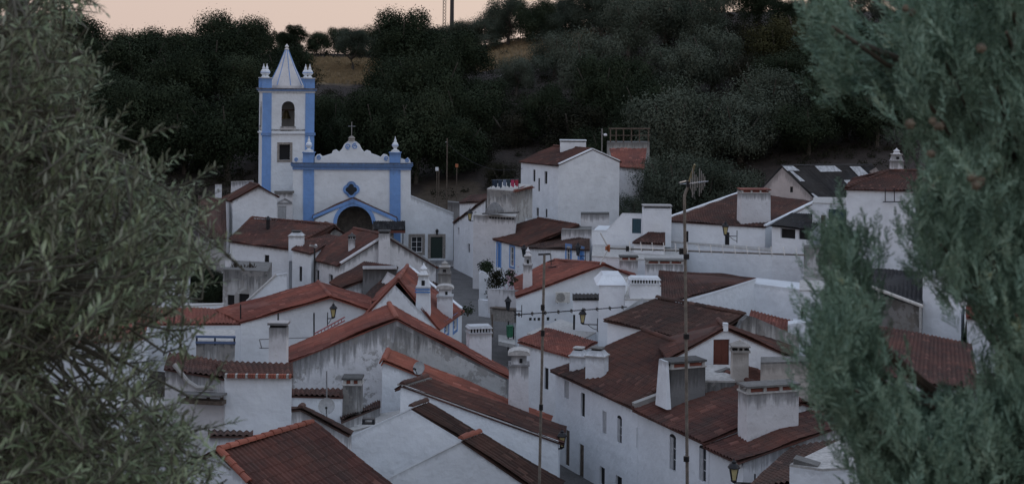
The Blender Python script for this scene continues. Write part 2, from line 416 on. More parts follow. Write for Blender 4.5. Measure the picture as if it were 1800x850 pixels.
def opening(root, pl, o, kind, wallm):
    """reveal, frame and pane (or door leaf) for the hole o = (u0, z0, u1, z1)"""
    u0, z0, u1, z1 = o; D = min(.22, max(.07, .2 * (u1 - u0)))
    mb = MB()
    A = [pl.pt(u0, z0), pl.pt(u1, z0), pl.pt(u1, z1), pl.pt(u0, z1)]; B = [p - pl.n * D for p in A]
    for i in range(4):
        j = (i + 1) % 4; mb.face([A[i], A[j], B[j], B[i]], wallm, [(0, 1.2)] * 4)
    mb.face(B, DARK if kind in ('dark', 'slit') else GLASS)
    if kind not in ('dark', 'slit'): pass
    sur = {'blue': BLUE, 'blue_door': BLUE, 'stone': STONE, 'stone_door': STONE, 'white': None}.get(kind)
    w_ = u1 - u0
    if sur:
        t = .17 if sur is BLUE else .28
        for a in ((u0 - t, z0 - (0 if 'door' in kind else t), u0, z1 + t), (u1, z0 - (0 if 'door' in kind else t), u1 + t, z1 + t), (u0, z1, u1, z1 + t)): ubox(mb, pl, *a, .004, .03, sur)
        if 'door' not in kind: ubox(mb, pl, u0, z0 - t, u1, z0, .004, .03, sur)
    name = 'door' if 'door' in kind else 'window'
    if kind in ('white', 'blue', 'stone'):
        fm = FRAMEW; t = .055
        for a in ((u0, z0, u0 + t, z1), (u1 - t, z0, u1, z1), (u0 + t, z0, u1 - t, z0 + t), (u0 + t, z1 - t, u1 - t, z1)): ubox(mb, pl, *a, -.17 * D / .22, -.1 * D / .22, fm)
        if w_ > .5: ubox(mb, pl, (u0 + u1) / 2 - .03, z0 + t, (u0 + u1) / 2 + .03, z1 - t, -.17 * D / .22, -.11 * D / .22, fm)
        for k in (1, 2): ubox(mb, pl, u0 + t, z0 + (z1 - z0) * k / 3 - .015, u1 - t, z0 + (z1 - z0) * k / 3 + .015, -.17 * D / .22, -.12 * D / .22, fm)
        if kind == 'white': ubox(mb, pl, u0 - .06, z0 - .07, u1 + .06, z0, .0, .06, wallm)
    r = part(mb, name, root)
    if name == 'window' and kind not in ('dark', 'slit'):
        pb = MB(); ubox(pb, pl, u0 + .02, z0 + .02, u1 - .02, z1 - .02, -.19 * D / .22, -.172 * D / .22, GLASS); part(pb, 'pane', r)
    if kind == 'half':
        pb = MB(); ubox(pb, pl, u0 + .02, z0 + .02, u0 + w_ * .46, z1 - .02, -.16 * D / .22, -.06 * D / .22, GSHUT); part(pb, 'shutter', r)
        pb = MB(); ubox(pb, pl, u1 - .07, z0 + .02, u1 - .02, z1 - .02, -.16 * D / .22, -.1 * D / .22, GSHUT)
        for k in (1, 2): ubox(pb, pl, u0 + w_ * .46, z0 + (z1 - z0) * k / 3 - .02, u1 - .07, z0 + (z1 - z0) * k / 3 + .02, -.16 * D / .22, -.12 * D / .22, GSHUT)
        part(pb, 'sash', r)
        ab = MB(); q8 = [pl.pt((u0 + u1) / 2 + (w_ / 2) * math.cos(math.pi * k / 8), z1 + .14 * math.sin(math.pi * k / 8), .004) for k in range(9)]; ab.hull([v_ - pl.n * .003 for v_ in q8], q8, DARK); part(ab, 'arch', r)
    if kind in ('shutter', 'open_shutter'):
        pb = MB()
        if kind == 'open_shutter': ubox(pb, pl, u0, z0, u0 + w_ * .45, z1, -.16 * D / .22, -.05 * D / .22, FRAMEW)
        else:
            ubox(pb, pl, u0 + .02, z0 + .02, u1 - .02, z1 - .02, -.18 * D / .22, -.1 * D / .22, GSHUT)
            for k in range(9): zz = z0 + .06 + (z1 - z0 - .1) * k / 9; ubox(pb, pl, u0 + .06, zz, u1 - .06, zz + .03, -.1 * D / .22, -.085 * D / .22, GSHUT)
        part(pb, 'shutter', r)
    if 'door' in kind:
        m = {'stone_door': GREEND, 'red_door': REDDOOR, 'blue_door': FRAMEB, 'teal_door': TEAL, 'door': WOOD}[kind]
        pb = MB(); ubox(pb, pl, u0 + .01, z0 + .01, u1 - .01, z1 - .01, -.2 * D / .22, -.12 * D / .22, m)
        for k in range(2):
            for h in range(2): ubox(pb, pl, u0 + .1 + k * (w_ - .1) / 2, z0 + .15 + h * (z1 - z0) * .48, u0 + .02 + (k + 1) * (w_ - .1) / 2, z0 + (h + 1) * (z1 - z0) * .47, -.12 * D / .22, -.1 * D / .22, m)
        part(pb, 'leaf', r)
    return r

def chimney(root, px0, px1, pyt, pyb, Y, dep=.6, style='lid', mat=None, rz=0, taper=1.0, ext=.7, capm=None):
    mat = mat or WHITE; c = P((px0 + px1) / 2, pyb, Y); wd = (px1 - px0) / F * Y; zt = P((px0 + px1) / 2, pyt, Y).z
    z0 = c.z - ext; H = zt - z0; b = MB(); k = MB(); cx, cy = c.x, c.y + dep / 2
    if style == 'lid':
        hb = H - .22; b.box((cx, cy, z0), (wd, dep, hb), mat, rz, taper)
        k.box((cx, cy, z0 + hb), (wd * taper * .9, dep * taper * .9, .12), DARK, rz); k.box((cx, cy, z0 + hb + .12), (wd * taper + .12, dep * taper + .12, .1), capm or MORTAR, rz)
    elif style == 'slots':
        sl = min(.2, H * .2); hb = H - sl - .2; b.box((cx, cy, z0), (wd, dep, hb), mat, rz, taper)
        W = wd * taper; D_ = dep * taper
        k.box((cx, cy, z0 + hb), (W + .1, D_ + .1, .07), mat, rz); k.box((cx, cy, z0 + hb + .07), (W * .82, D_ * .82, sl), DARK, rz)
        n = max(3, round(W / .17)); ca, sa = math.cos(rz), math.sin(rz)
        def at(x, y): return (cx + x * ca - y * sa, cy + x * sa + y * ca, z0 + hb + .07)
        for i in range(n + 1):
            x = -W / 2 + .03 + (W - .06) * i / n
            for y in (-D_ / 2 + .03, D_ / 2 - .03): k.box(at(x, y), (.065, .06, sl), mat, rz)
        m = max(2, round(D_ / .17))
        for i in range(1, m):
            y = -D_ / 2 + .03 + (D_ - .06) * i / m
            for x in (-W / 2 + .03, W / 2 - .03): k.box(at(x, y), (.06, .065, sl), mat, rz)
        k.box((cx, cy, z0 + hb + .07 + sl), (W + .12, D_ + .12, .13), capm or mat, rz, .86)
    elif style == 'tiles':          # wide breast with posts, tiles laid across and a slab
        hb = H - .34; b.box((cx, cy, z0), (wd, dep, hb), mat, rz, taper); W = wd * taper; D_ = dep * taper
        k.box((cx, cy, z0 + hb), (W + .08, D_ + .08, .06), MORTAR, rz)
        ca, sa = math.cos(rz), math.sin(rz)
        def at(x, y, z): return (cx + x * ca - y * sa, cy + x * sa + y * ca, z0 + hb + z)
        n = max(3, round(W / .6))
        for i in range(n):
            x = -W / 2 + .08 + (W - .16) * i / (n - 1)
            for y in (-D_ / 2 + .06, D_ / 2 - .06): k.box(at(x, y, .06), (.13, .1, .18), MORTAR, rz)
        k.box(at(0, 0, .06), (W * .8, D_ * .5, .18), DARK, rz)
        k.box(at(0, -D_ / 2 + .1, .06), (W * .93, .05, .13), T_RED, rz)
        k.box(at(0, 0, .24), (W + .1, D_ + .1, .08), capm or CONC, rz)
    elif style == 'pyramid':
        hb = H - .5; b.box((cx, cy, z0), (wd * .84, dep * .84, hb), mat, rz, taper)
        W, D_ = wd * taper, dep * taper
        k.box((cx, cy, z0 + hb), (W, D_, .09), mat, rz); k.box((cx, cy, z0 + hb + .09), (W * .66, D_ * .66, .14), DARK, rz)
        for i in range(4):
            for y in (-1, 1):
                k.box((cx + W * .78 * (i / 3 - .5), cy + y * D_ * .36, z0 + hb + .09), (.07, .07, .14), mat, rz); 
                k.box((cx + y * W * .39, cy + D_ * .72 * (i / 3 - .5), z0 + hb + .09), (.07, .07, .14), mat, rz)
        k.box((cx, cy, z0 + hb + .23), (W, D_, .06), capm or mat, rz); k.box((cx, cy, z0 + hb + .29), (W * .92, D_ * .92, .16), capm or mat, rz, .3)
        k.lathe([(.05, 0), (.06, .05), (.01, .12)], (cx, cy, z0 + hb + .44), capm or mat, 6)
    elif style == 'gable':
        hb = H - .42; b.box((cx, cy, z0), (wd, dep, hb), mat, rz, taper); W, D_ = wd * taper, dep * taper
        k.box((cx, cy, z0 + hb), (W + .12, D_ + .12, .06), MORTAR, rz)
        k.box((cx, cy, z0 + hb + .06), (W + .02, D_ + .02, .22), mat, rz, .62); k.box((cx, cy, z0 + hb + .28), (W * .5, D_ * .5, .08), DARK, rz); k.box((cx, cy, z0 + hb + .36), (W * .68, D_ * .68, .06), capm or MORTAR, rz)
    elif style == 'dome':           # stepped top with a little arch and a round hood
        hb = H - .75; b.box((cx, cy, z0), (wd, dep, hb), mat, rz, taper); W, D_ = wd * taper, dep * taper
        k.box((cx, cy, z0 + hb), (W + .1, D_ + .1, .07), mat, rz); k.box((cx, cy, z0 + hb + .07), (W * .8, D_ * .8, .42), mat, rz)
        k.box((cx + W * .1, cy - D_ * .41, z0 + hb + .14), (W * .16, .05, .2), DARK, rz)
        k.box((cx, cy, z0 + hb + .49), (W * 1.15, D_ * 1.1, .06), MORTAR, rz)
        ring = []
        for t in range(9):
            an = math.pi * t / 8; ring.append((math.cos(an) * W * .56, math.sin(an) * .2))
        k.hull([(cx + x, cy - D_ * .55, z0 + hb + .55 + z) for x, z in ring], [(cx + x, cy + D_ * .55, z0 + hb + .55 + z) for x, z in ring], MORTAR)
    elif style == 'finial':         # slender painted stack with a pinnacle
        hb = H * .62; b.box((cx, cy, z0), (wd, dep, hb), mat, rz, taper); W, D_ = wd * taper, dep * taper
        k.box((cx, cy, z0 + hb), (W + .1, D_ + .1, .08), mat, rz); k.box((cx, cy, z0 + hb + .08), (W * .95, D_ * .95, H * .17), mat, rz, .75)
        k.box((cx, cy - D_ * .42, z0 + hb + .16), (W * .25, .1, H * .08), DARK, rz)
        k.box((cx, cy, z0 + hb + .08 + H * .17), (W * .9, D_ * .9, .06), MORTAR, rz)
        k.lathe([(W * .36, 0), (W * .22, H * .06), (W * .3, H * .09), (W * .1, H * .14), (.02, H * .18)], (cx, cy, z0 + hb + .14 + H * .17), mat, 8)
    else: b.box((cx, cy, z0), (wd, dep, H), mat, rz, taper)
    o = part(b, 'chimney', root)
    if k.v: part(k, 'cap', o)
    return o

def house(name, label, A, B, C, D, R1=None, R2=None, base=5.5, tile=None, wallm=None, ops={}, oh=.22, ov=.06, hip=(0, 0), verge=(0, 0), ridgem=None, cat='house', wm={}, group=None, dark_eave=False, period=.24, rscale=1.0, flat=None, cop=(.24, .13), bareAB=None):
    """A-B front eave, D-C back eave, R1-R2 ridge (None = lean-to roof). ops = {'AB': [(px0, py0, px1, py1, kind)], ...}"""
    tile = tile or T_BRN; wallm = wallm or WHITE
    A, B, C, D = map(Vector, (A, B, C, D))
    c = (A + B + C + D) / 4; root = thing(name, label, cat, (c.x, c.y, base), group)
    wb = MB(); pend = []
    far = min(A.y, B.y); spp = 6 if far < 85 else 4
    sides = {'AB': (A, B, None), 'BC': (B, C, R2 if not hip[1] else None), 'CD': (C, D, None), 'DA': (D, A, R1 if not hip[0] else None)}
    for k, (p, q, apex) in sides.items():
        pl = Pl(p, q); tops = [(0, p.z), (pl.L, q.z)]
        if apex is not None:
            u = (Vector(apex) - pl.o).dot(pl.d); u = max(.05, min(pl.L - .05, u)); tops = [(0, p.z), (u, apex[2]), (pl.L, q.z)]
        m = wm.get(k, wallm); holes = []
        for o in ops.get(k, []):
            r = pl.rect(*o[:4]); r = (max(.06, r[0]), r[1], min(pl.L - .06, r[2]), r[3])
            if r[2] - r[0] < .05: continue
            holes.append(r); pend.append((pl, r, o[4], m))
        wall(wb, p, q, tops, base, m, holes)
    part(wb, 'wall', root)
    for pl, r, kd, m in pend: opening(root, pl, r, kd, m)
    rb = MB()
    def ext(e0, e1, t1, t0, o_):
        """push the eave out and the verges sideways"""
        a, b, c_, d = map(Vector, (e0, e1, t1, t0))
        da = (a - d).normalized(); db = (b - c_).normalized(); s = (b - a).normalized()
        return a + da * o_ - s * ov, b + db * o_ + s * ov, c_ + s * ov, d - s * ov
    if flat:
        t = .12
        rb.hull([A, B, C, D], [p + Vector((0, 0, .08)) for p in (A, B, C, D)], flat)
    elif R1 is None:
        patch(rb, *ext(A, B, C, D, oh), tile, spp=spp, period=period)
    else:
        R1, R2 = Vector(R1), Vector(R2)
        if bareAB: q4 = [A, B, R2, R1]; rb.hull(q4, [v_ + Vector((0, 0, .06)) for v_ in q4], bareAB)
        else: patch(rb, *ext(A, B, R2, R1, oh), tile, spp=spp, period=period)
        patch(rb, *ext(C, D, R1, R2, oh), tile, spp=spp, period=period)
        if hip[0]: patch(rb, D + (D - R1).normalized() * oh, A + (A - R1).normalized() * oh, R1, R1 + Vector((0, 0, .002)), tile, spp=spp, period=period)
        if hip[1]: patch(rb, B + (B - R2).normalized() * oh, C + (C - R2).normalized() * oh, R2, R2 + Vector((0, 0, .002)), tile, spp=spp, period=period)
        up = Vector((0, 0, .1)); ridge(rb, R1 + up, R2 + up, ridgem or tile)
        if hip[0]: ridge(rb, D + up, R1 + up, ridgem or tile); ridge(rb, A + up, R1 + up, ridgem or tile)
        if hip[1]: ridge(rb, B + up, R2 + up, ridgem or tile); ridge(rb, C + up, R2 + up, ridgem or tile)
    ro = part(rb, 'roof', root)
    if dark_eave:
        eb = MB(); ubox(eb, Pl(A, B), .02, min(A.z, B.z) - .16, Pl(A, B).L - .02, min(A.z, B.z) - .02, .004, .1, CONC); part(eb, 'cornice', root)
    vb = MB()
    def coping(p, q, m, wd=cop[0], ht=cop[1]):
        p, q = Vector(p), Vector(q); up = Vector((0, 0, .17)); vb.bar(p + up, q + up, wd, ht, m)
    if R1 is not None:
        if verge[0]: coping(D, R1, verge[0]); coping(R1, A, verge[0])
        if verge[1]: coping(B, R2, verge[1]); coping(R2, C, verge[1])
    else:
        if verge[0]: coping(A, D, verge[0])
        if verge[1]: coping(B, C, verge[1])
    if vb.v: part(vb, 'coping', root)
    return root
def gfront(name, label, Ln, An, Rn, Lf, Af, Rf, **kw):
    """house whose gable faces the camera: left eave, apex, right eave of the near and of the far gable"""
    return house(name, label, Lf, Ln, Rn, Rf, Af, An, **kw)
def box_house(name, label, pts, ztop, base=5.5, wallm=None, ops={}, cat='house', topm=None, lip=None, wm={}):
    """flat-topped block on a four-cornered plan (counter-clockwise, front left first)"""
    q = [Vector((p[0], p[1], ztop)) for p in pts]
    return house(name, label, *q, base=base, wallm=wallm, ops=ops, cat=cat, flat=topm or MORTAR, wm=wm)

# ------------------------------------------------------------------ ground
def build_ground():
    xs = [-2600, -1200, -600, -350, -220] + [-160 + 4 * i for i in range(81)] + [220, 350, 600, 1200, 2600]
    ys = [-900, -300, -100, -40, -10] + [0 + 3 * i for i in range(110)] + [350, 420, 520, 700, 1000, 1600, 2800, 5000]
    mb = MB(); v = [(x, y, gz(max(-220, min(220, x)), min(y, 700)) if abs(x) < 2000 else gz(math.copysign(220, x), min(y, 700)) - 6) for y in ys for x in xs]
    me = bpy.data.meshes.new('terrain'); nx = len(xs)
    me.from_pydata(v, [], [(j * nx + i, j * nx + i + 1, (j + 1) * nx + i + 1, (j + 1) * nx + i) for j in range(len(ys) - 1) for i in range(nx - 1)])
    m, nt, b = new_mat('dry_hillside_earth'); g = N(nt, 'NewGeometry'); pos = g.outputs['Position']
    a = noise_n(nt, pos, .09, 6, .6); f = noise_n(nt, pos, 1.1, 6, .7)
    col = ramp(nt, f.outputs[0], [(.3, (.02, .0145, .011)), (.5, (.034, .0245, .019)), (.72, (.056, .042, .033))]).outputs[0]
    straw = ramp(nt, f.outputs[0], [(.3, (.15, .108, .06)), (.7, (.27, .2, .115))]).outputs[0]
    total = None
    for cx, cy, rx_, ry_ in ((-30, 251, 12, 16), (-2.6, 258, 7.5, 13), (11, 262, 9, 7), (24, 215, 5, 5), (-8, 172, 5, 8)):
        mp = mapping(nt, pos, (1 / rx_, 1 / ry_, 0), (-cx / rx_, -cy / ry_, 0)); ln = N(nt, 'VectorMath', operation='LENGTH'); nt.links.new(mp, ln.inputs[0])
        q = mathn(nt, 'ADD', ln.outputs['Value'], mathn(nt, 'MULTIPLY', mathn(nt, 'SUBTRACT', a.outputs[0], .5), 1.6)); q = ramp(nt, q, [(.8, 1 if cy > 212 and cx < 20 else .18), (1.15, 0)]).outputs[0]
        total = q if total is None else mathn(nt, 'MAXIMUM', total, q)
    col = mixc(nt, total, col, straw)
    nt.links.new(col, b.inputs['Base Color']); b.inputs['Roughness'].default_value = .95; bump(nt, b, f.outputs[0], .8, .25)
    me.materials.append(m); me.polygons.foreach_set('use_smooth', [True] * len(me.polygons))
    o = bpy.data.objects.new('terrain', me); COL.objects.link(o); o['kind'] = 'structure'
    # the street, a strip of cobbles laid over the terrain
    mb = MB()
    m, nt, b = new_mat('dark_cobbles'); g = N(nt, 'NewGeometry'); pos = g.outputs['Position']
    vo = N(nt, 'TexVoronoi', feature='DISTANCE_TO_EDGE'); vo.inputs['Scale'].default_value = 5.5; nt.links.new(pos, vo.inputs['Vector'])
    f = noise_n(nt, pos, .8, 5, .6); c0 = ramp(nt, f.outputs[0], [(.3, (.075, .072, .07)), (.7, (.14, .135, .13))]).outputs[0]
    e = ramp(nt, vo.outputs['Distance'], [(.02, 1), (.09, 0)]).outputs[0]
    nt.links.new(mixc(nt, mathn(nt, 'MULTIPLY', e, .6), c0, (.04, .038, .035)), b.inputs['Base Color']); b.inputs['Roughness'].default_value = .75
    bump(nt, b, vo.outputs['Distance'], .5, .03)
    pl = [(7.2, 40, 2.6), (5.3, 52, 2.6), (3.6, 62, 2.4), (1.2, 72, 2.4), (-1.4, 82, 3.2), (-1.6, 92, 4.2), (-2.6, 104, 4.2), (-4.0, 116, 3.2), (-6.4, 128, 4), (-9, 138, 7), (-13, 147, 9)]
    pts = []
    for (x0, y0, w0), (x1, y1, w1) in zip(pl, pl[1:]):
        for k in range(5): t = k / 5; pts.append((x0 + (x1 - x0) * t, y0 + (y1 - y0) * t, w0 + (w1 - w0) * t))
    pts.append(pl[-1])
    rows = []
    for x, y, w_ in pts:
        rows.append([Vector((x + w_ * (2 * i / 8 - 1), y, max(gz(x + w_ * (2 * i / 8 - 1), y), gz(x, y)) + .07)) for i in range(9)])
    for r0, r1 in zip(rows, rows[1:]):
        for i in range(8): mb.face([r0[i], r0[i + 1], r1[i + 1], r1[i]], m)
    o = mb.build('street'); o['kind'] = 'structure'
build_ground()

# ------------------------------------------------------------------ the church
def urn(mb, c, s, m1, m2):
    mb.lathe([(.3 * s, 0), (.32 * s, .1 * s), (.18 * s, .2 * s), (.17 * s, .3 * s)], c, m1, 10)
    mb.lathe([(.19 * s, .3 * s), (.38 * s, .5 * s), (.42 * s, .66 * s), (.34 * s, .82 * s), (.36 * s, .86 * s), (.2 * s, 1.02 * s), (.16 * s, 1.12 * s), (.19 * s, 1.18 * s), (.07 * s, 1.5 * s), (.03 * s, 1.75 * s)], c, m1, 12)
    mb.lathe([(.43 * s, .62 * s), (.44 * s, .66 * s), (.43 * s, .7 * s)], c, m2, 12)
def church():
    YF = 140.0
    root = thing('church', 'white church with sky blue pilasters, scrolled gable and square bell tower', 'church', (XY(620, YF), YF, 6))
    p0 = P(515, 300, YF); p1 = P(722, 300, YF + 1.2); fp = Pl(p0, p1); fd, fn = fp.d, fp.n
    CW = wallmat('church_limewash', base=(.76, .805, .835), mildew=.35, length=.6, grime=.14)
    b = MB(); plate(b, fp, [(515, 475), (515, 288), (722, 291), (722, 475)], -.7, 0, CW)
    # nave behind
    zt = fp.at(620, 292).z - .4; q = [fp.pt(.3, 5, -.7), fp.pt(fp.L - .3, 5, -.7), fp.pt(fp.L - .3, 5, -20), fp.pt(.3, 5, -20)]
    b.hull(q, [Vector((p.x, p.y, zt - 1.2)) for p in q], CW)
    part(b, 'facade', root)
    rb = MB(); e = zt - 1.2
    A, B_, C_, D_ = [Vector((p.x, p.y, e)) for p in q]; r1 = (A + B_) / 2 + Vector((0, 0, 1.1)); r2 = (C_ + D_) / 2 + Vector((0, 0, 1.1))
    patch(rb, B_, C_, r2, r1, T_BRN, spp=4); patch(rb, D_, A, r1, r2, T_BRN, spp=4); part(rb, 'roof', root)
    # annex
    a0 = fp.at(722, 350); ap = Pl(a0, a0 + fd * 5); ux = ap.uz(797, 400)[0]; ap.L = ux
    tops = [(0, fp.at(722, 346).z), (ux, fp.at(797, 377).z)]
    r_w = ap.rect(723, 416, 742, 443); r_d = ap.rect(757, 416, 778, 454)
    b = MB(); wall(b, ap.o, ap.pt(ux, 0), tops, 5.2, CW, [r_w, r_d]); e0 = ap.pt(ux, 0)
    wall(b, e0, e0 - fn * 14, [(0, tops[1][1]), (14, tops[1][1] - 2.2)], 5.2, CW)
    ub = ap.rect(770, 454, 797, 457); ubox(b, ap, ap.uz(757, 455)[0] - .5, 5.2, ux - .02, ub[1], .003, 1.3, WORN)
    part(b, 'annex', root)
    rb = MB(); patch(rb, ap.pt(ux, tops[1][1] - .25, -.2), ap.pt(ux, tops[1][1] - 2.2, -14), ap.pt(0, tops[0][1] - 2.2, -14), ap.pt(0, tops[0][1] - .25, -.2), T_BRN, spp=4)
    cb = MB(); cb.bar(ap.pt(0, tops[0][1] + .1, -.12), ap.pt(ux, tops[1][1] + .1, -.12), .3, .14, CW); part(rb, 'roof', root); part(cb, 'coping', root)
    opening(root, ap, r_w, 'stone', CW); opening(root, ap, r_d, 'stone_door', CW)
    lb = MB(); q = ap.at(768, 407, .25); lb.lathe([(.06, -.3), (.16, .1), (.2, .14), (.05, .3)], q, IRON, 6); lb.bar(ap.at(768, 411, 0), ap.at(768, 411, .25), .04, .04, IRON); part(lb, 'door_lamp', root)
    # pilasters, cornice
    for x0, x1 in ((533, 552), (685, 704)):
        pb = MB(); plate(pb, fp, [(x0, 470), (x0, 298), (x1, 298), (x1, 470)], .004, .12, BLUE); part(pb, 'pilaster', root)
    cb = MB(); zc = [fp.at(620, y).z for y in (298, 293, 286)]
    L = fp.L
    ubox(cb, fp, -.05, zc[0], L + .05, zc[1], .003, .2, BLUE); ubox(cb, fp, -.16, zc[1], L + .16, zc[1] + .14, -.8, .34, BLUE); ubox(cb, fp, -.22, zc[1] + .142, L + .22, zc[2], -.9, .42, wallmat('mossy_blue', base=(.13, .22, .4), mildew=.8, length=.3, grime=.4))
    part(cb, 'cornice', root)
    pb = MB()
    out = [(553, 287), (553, 277), (557, 272), (562, 271), (567, 275), (574, 273), (583, 270), (585, 265), (591, 263), (596, 267), (601, 262), (605, 254), (611, 249), (618, 247), (626, 249), (632, 254), (636, 262), (640, 267), (645, 264), (651, 266), (653, 270), (662, 273), (669, 276), (674, 271), (680, 272), (685, 277), (685, 287)]
    plate(pb, fp, out, -.55, -.05, CW)
    plate(pb, fp, [(704, 287), (704, 278), (712, 281), (717, 277), (721, 281), (722, 287)], -.55, -.05, CW); plate(pb, fp, [(533, 287), (533, 279), (526, 282), (520, 276), (516, 281), (515, 287)], -.55, -.05, CW)
    part(pb, 'scrolled_gable', root)
    sb = MB()
    for cx, cy, r, sg in ((612, 257, 4.2, 1), (624, 257, 4.2, -1), (561, 277, 3.2, -1), (679, 278, 3.2, 1), (521, 280, 2.8, 1), (716, 282, 2.8, -1)):
        pts = []
        for k in range(22):
            t = k / 21; an = sg * (t * 2.6 * math.pi + 1.2); rr = r * (1.25 - .9 * t); pts.append(fp.at(cx + rr * math.cos(an), cy + rr * math.sin(an), 0))
        sb.tube(pts, .05, BLUE, 6)
    part(sb, 'scrollwork', root)
    for px in (542.5, 694.5):
        pb = MB(); c = fp.at(px, 286, -.3); pb.box((c.x, c.y, c.z), (1.05, .9, .95), BLUE); pb.box((c.x, c.y, c.z + .95), (1.2, 1.05, .1), BLUE); pb.box((c.x, c.y, c.z + 1.05), (.9, .8, .2), CW, 0, .7)
        urn(pb, (c.x, c.y, c.z + 1.2), .8, CW, BLUE); part(pb, 'finial', root)
    kb = MB(); c = fp.at(618, 248, -.3); kb.lathe([(.34, 0), (.3, .2), (.36, .28), (.2, .45), (.1, .5)], c, STONE, 10); kb.tube([c + Vector((0, 0, .45)), c + Vector((0, 0, 1.9))], .035, GALV, 6); kb.tube([c + fd * -.35 + Vector((0, 0, 1.45)), c + fd * .35 + Vector((0, 0, 1.45))], .03, GALV, 6); part(kb, 'cross', root)
    # quatrefoil
    qb = MB(); cx, cy = 617.5, 333
    def quat(r, d, n=10):
        pts = []
        for k in range(4):
            a0 = k * math.pi / 2
            for i in range(n):
                an = a0 - math.pi / 2 * 1.15 + math.pi * 1.15 * i / (n - 1); pts.append((cx + d * math.cos(a0) + r * math.cos(an), cy + d * math.sin(a0) + r * math.sin(an)))
        return pts
    plate(qb, fp, quat(8.6, 6.2), .004, .1, BLUE); q_o = part(qb, 'quatrefoil_window', root); gb = MB(); plate(gb, fp, quat(4.6, 5.4), .08, .104, GLASS); part(gb, 'pane', q_o)
    # porch
    pp = Pl(fp.pt(0, 0, 2.6), fp.pt(fp.L, 0, 2.6))
    porch = MB(); arch = lambda r, n=14: [(623 + r * math.cos(math.pi * i / n), 393 - r * math.sin(math.pi * i / n)) for i in range(n + 1)]
    plate(porch, pp, [(554, 386), (620, 353), (692, 386), (692, 392), (655, 392)] + [(655, 393)] + arch(31)[1:-1] + [(592, 393), (592, 392), (554, 392)], -.4, 0, CW)
    for x0, x1 in ((592 - 10, 592), (655, 663), (554, 560), (686, 692)): plate(porch, pp, [(x0, 480), (x0, 392.3), (x1, 392.3), (x1, 480)], -.45, .03, STONE)
    plate(porch, pp, [(560.3, 392), (560.3, 396), (581.8, 396), (581.8, 392)], -.4, .02, STONE); plate(porch, pp, [(663.3, 392.5), (663.3, 398), (685.8, 398), (685.8, 392.5)], -.4, .02, STONE)
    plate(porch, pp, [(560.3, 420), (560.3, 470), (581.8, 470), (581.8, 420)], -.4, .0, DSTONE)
    po = part(porch, 'porch', root)
    ab = MB(); plate(ab, pp, arch(37.5) + list(reversed(arch(31.3))), .003, .1, BLUE); part(ab, 'arch_band', po)
    gb = MB(); plate(gb, pp, [(550, 384), (550, 379), (620, 349), (697, 383), (697, 389), (620, 355)], .003, .14, BLUE); part(gb, 'gable_band', po)
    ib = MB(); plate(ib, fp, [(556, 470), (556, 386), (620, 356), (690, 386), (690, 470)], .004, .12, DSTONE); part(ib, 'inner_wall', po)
    rb = MB(); l0 = pp.at(549, 384, -.05); m0 = pp.at(620, 352, -.05); r0 = pp.at(698, 388, -.05); bk = -fn * 2.8
    patch(rb, l0 + bk, l0, m0, m0 + bk, T_OLD, spp=4); patch(rb, r0, r0 + bk, m0 + bk, m0, T_OLD, spp=4); part(rb, 'porch_roof', po)
    cb = MB(); c0 = pp.at(656, 403, .95); c1 = pp.at(712, 403, .95); c2 = pp.at(712, 390, .02); c3 = pp.at(656, 390, .02)
    patch(cb, c0, c1, c2, c3, T_DRK, spp=4); cb.bar(c0 - Vector((0, 0, .12)), c1 - Vector((0, 0, .12)), .06, .26, REDDOOR)
    for px in (660, 708): c = pp.at(px, 404, .9); cb.tube([c, Vector((c.x, c.y, 6))], .05, IRON, 6)
    part(cb, 'canopy', root)
    # tower
    YT, TH = 144.0, R(15); t0 = P(461, 300, YT); d = Vector((math.cos(TH), math.sin(TH), 0)); tp = Pl(t0, t0 + d); W = tp.uz(551, 250)[0]; tp.L = W
    D = 4.3; zt = tp.at(505, 158).z; zm = tp.at(505, 236).z
    t = thing('tower', None, None); t.parent = root; t.location = Vector((t0.x, t0.y, 6)) - Vector(root.location)
    hb = tp.rect(495, 178, 518, 222); hw = tp.rect(491, 254, 510, 281)
    b = MB(); c = [tp.pt(0, 0), tp.pt(W, 0), tp.pt(W, 0, -D), tp.pt(0, 0, -D)]
    lp = Pl(c[3], c[0]); hl = (D * .36, hb[1], D * .64, hb[3])
    for i, hs in enumerate(([hb, hw], [], [], [hl])): a, q = c[i], c[(i + 1) % 4]; wall(b, a, q, [(0, zt), ((q - a).length, zt)], 5.2, CW, hs)
    b.hull([Vector((p.x, p.y, zt - .3)) for p in c], [Vector((p.x, p.y, zt)) for p in c], CW)
    b.hull([Vector((p.x, p.y, hb[1] - .5)) for p in c], [Vector((p.x, p.y, hb[1] - .3)) for p in c], DSTONE)
    for pl_, h in ((tp, hb), (lp, hl)):      # the round heads of the bell openings
        r = (h[2] - h[0]) / 2; cu = (h[0] + h[2]) / 2; cz = h[3] - r
        for sg in (-1, 1):
            poly = [(cu + sg * r, h[3])] + [(cu + sg * r * math.cos(a), cz + r * math.sin(a)) for a in [math.pi / 2 * k / 7 for k in range(7, -1, -1)]]
            pa = [pl_.pt(u, z, 0) for u, z in poly]; pb_ = [pl_.pt(u, z, -.35) for u, z in poly]
            b.face(pa if sg < 0 else list(reversed(pa)), CW, [(0, 2)] * len(pa))
            for i in range(len(pa) - 1): b.face([pa[i], pa[i + 1], pb_[i + 1], pb_[i]], CW, [(0, 2)] * 4)
        ubox(b, pl_, h[0] - .1, h[1] - .35, h[2] + .1, h[1], .003, .1, wallmat('belfry_sill', base=(.55, .54, .53), mildew=.7, length=.4))
    part(b, 'tower_wall', t)
    wo = opening(t, tp, hw, 'dark', CW); wo.name = 'window'
    sb = MB(); q = .22
